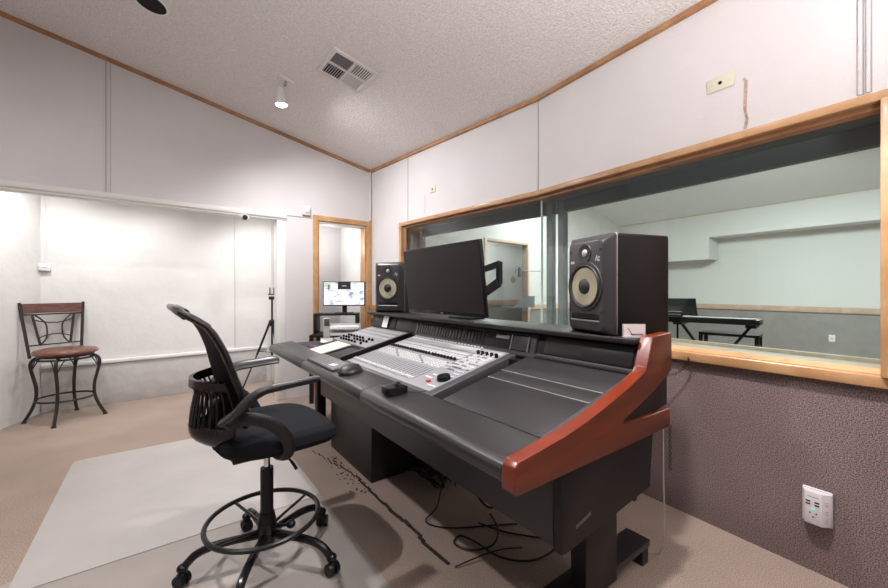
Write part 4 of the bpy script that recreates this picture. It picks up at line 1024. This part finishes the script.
# pale cord and hook chain by the wall
mb = MB(); mb.tube(smoothpath([DW(-.0, .985, .70), DW(.0, .99, .40), DW(-.0, 1.0, .20), DW(-.03, 1.02, .05), DW(-.12, 1.02, .01), DW(-.20, .95, .05), DW(-.22, .86, .20), DW(-.22, .80, .40)], 6), .003, 8); tag(mb.build('pale_cord', mat('pale_cord', (.45, .41, .36), .5)), 'pale thin cord hanging behind the mahogany end panel', 'cord')
cn_ = thing('hook_chain', 'thin metal chain hung from hook under window sill', 'chain', W2(1.105, -.045, .85), R2A)
mb = MB(); mb.cyl((0, .018, .0), (0, -.008, .0), .003, n=8); mb.cyl((0, -.008, -.003), (0, -.008, .016), .0028, n=8); mb.build('hook', M_iron, cn_)
pa = smoothpath([W2(1.105, -.05, .843), W2(1.06, -.06, .775), W2(.98, -.10, .75), W2(.90, -.16, .80), W2(.86, -.20, .86)], 7)
def links(pa, name, parent):
    mb = MB()
    for i, (a, b_) in enumerate(zip(pa, pa[1:])):
        d = (b_ - a); q = d.to_track_quat('X', 'Z' if i % 2 else 'Y'); L = d.length * .62
        mb.tube([(a + b_) / 2 + q @ Vector((L * math.cos(t), .0055 * math.sin(t), 0)) for t in [k * math.pi / 5 for k in range(10)]], .0017, 5, closed=True)
    mb.M = Matrix.Identity(4)
    if parent: mi_ = (Matrix.Translation(parent.location) @ Matrix.Rotation(parent.rotation_euler.z, 4, 'Z')).inverted(); mb.v = [tuple(mi_ @ Vector(v)) for v in mb.v]
    return mb.build(name, M_iron, parent)
links(pa, 'chain_links', cn_)
o = links([DW(.052, .93, .66 - i * .011) for i in range(18)], 'hanging_chain', None); tag(o, 'short metal chain dangling below lower arm of mahogany panel', 'chain')

# ------------------------------------------------------------------ seen through the glass
ks = thing('keyboard_stand', 'black crossed stand under the piano keyboard beyond the glass', 'stand', (2.75, 3.86, 0), R(-45))
for s_ in (-1, 1):
    mb = MB(); mb.tube([(-s_ * .28, 0 + s_ * .03, .02), (s_ * .28, s_ * .03, .86)], .018, 4); mb.build('leg', M_black, ks)
mb = MB(); mb.b2((-.34, -.14, .86), (-.26, .14, .885)); mb.b2((.26, -.14, .86), (.34, .14, .885)); mb.build('arm', M_black, ks)
mb = MB(); mb.b2((-.32, -.2, 0), (-.25, .2, .035)); mb.b2((.25, -.2, 0), (.32, .2, .035)); mb.build('foot', M_black, ks)
pk = thing('piano_keyboard', 'black electronic piano keyboard on stand beyond the glass', 'keyboard', (2.70, 3.91, .886), R(-45))
mb = MB(); mb.b2((-.44, -.14, 0), (.44, .14, .055), .012); mb.build('body', mat('piano_black', (.02, .021, .023), .4), pk)
mb = MB()
for i in range(36): mb.b2((-.41 + i * .0228, -.135, .055), (-.41 + i * .0228 + .0212, -.01, .061))
o = mb.build('keys', M_key, pk, 0); o['kind'] = 'stuff'
mb = MB(); mb.b2((-.38, .03, .055), (-.12, .11, .058)); mb.build('control_panel', M_keygrey, pk)
so2 = thing('sheet_music_stand', 'dark sheet music stand desk rising behind the piano keyboard', 'music stand', (2.60, 4.22, 0), R(-15))
mb = MB(); mb.box((0, 0, 1.03), (.36, .01, .20), (R(-18), 0, 0)); mb.build('desk', mat('stand_desk', (.035, .04, .042), .5), so2)
mb = MB(); mb.cyl((0, .02, .05), (0, .02, .98), .011); mb.build('pole', M_black, so2)
mb = MB()
for k in range(3): mb.tube([(0, .02, .25), (.25 * math.cos(k * 2.09), .02 + .25 * math.sin(k * 2.09), .01)], .008, 6)
mb.build('tripod_base', M_black, so2)
bn = thing('piano_bench', 'black piano bench standing behind the keyboard stand', 'bench', (3.10, 4.12, 0), R(-45))
mb = MB(); mb.b2((-.26, -.15, .73), (.26, .15, .76), .006); mb.build('seat', M_black, bn)
for x in (-.24, .24):
    for y in (-.13, .13): mb = MB(); mb.b2((x - .018, y - .018, 0), (x + .018, y + .018, .73)); mb.build('leg', M_black, bn)
sy = thing('small_synthesizer', 'dark tabletop synthesizer with pale keys half hidden by the speaker', 'synthesizer', (2.36, 4.02, .945), R(-30))
mb = MB(); mb.b2((-.14, -.08, 0), (.14, .08, .05), .008); mb.build('body', M_black, sy)
mb = MB(); mb.b2((-.12, -.082, .02), (.12, -.0805, .03)); mb.b2((-.10, -.06, .05), (.12, -.02, .054)); mb.build('keys', M_key, sy)
mb = MB(); mb.b2((-.12, -.02, -.06), (.12, .04, 0)); mb.build('support', M_black, sy)
# microphone on a boom, with pop filter, inside the booth doorway
mc = thing('studio_microphone', 'condenser microphone hanging on boom inside the far doorway', 'microphone', (1.30, 6.55, 0), 0)
mb = MB(); mb.cyl((0, 0, 1.44), (0, 0, 1.60), .030, n=20); mb.ell((0, 0, 1.60), (.03, .03, .02)); mb.build('body', mat('mic_grey', (.10, .11, .115), .4, .4), mc)
mb = MB(); mb.tube([(.07 * math.cos(i * .3926), 0, 1.55 + .09 * math.sin(i * .3926)) for i in range(16)], .004, 6, closed=True); mb.build('shock_mount', mat('mic_grey', (.10, .11, .115), .4, .4), mc)
mb = MB(); mb.tube([(0, 0, 1.55), (.42, .15, 1.55)], .008, 6); mb.tube([(.42, .15, 1.62), (.42, .15, .02)], .011, 6); mb.tube([(.2, .15, .01), (.64, .15, .01)], .012, 6); mb.build('boom_stand', M_cavgrey, mc)
mb = MB(); mb.tube(smoothpath([(0, 0, 1.55), (-.05, 0, 1.56), (-.10, 0, 1.50), (-.11, 0, 1.46)]), .004, 6); mb.lathe([(.055, -.004), (.058, 0), (.055, .004)], (-.11, -.0, 1.40), (R(90), 0, R(35)), 24); mb.build('pop_filter', mat('mic_grey', (.10, .11, .115), .4, .4), mc)
ms2 = thing('lyric_stand', 'grey lyric stand tilted beside the microphone in far doorway', 'music stand', (1.38, 6.35, 0), R(8))
mb = MB(); mb.prism([(-.22, .93), (.14, .93), (.14, 1.12), (-.06, 1.12)], -.006, .006, 'y'); mb.build('desk', mat('lyric_desk', (.16, .19, .20), .5), ms2)
mb = MB(); mb.cyl((.02, .012, .02), (.02, .012, .95), .010); mb.tube([(-.2, .01, .01), (.22, .01, .01)], .01, 6); mb.build('pole', M_cavgrey, ms2)
op = plate('small white plate low on far grey wall beyond the glass', fw + fd * -.62 + Vector((-fd.y, fd.x, 0)) * .419 + Vector((0, 0, .40)), FA, .08, .12, M_white)
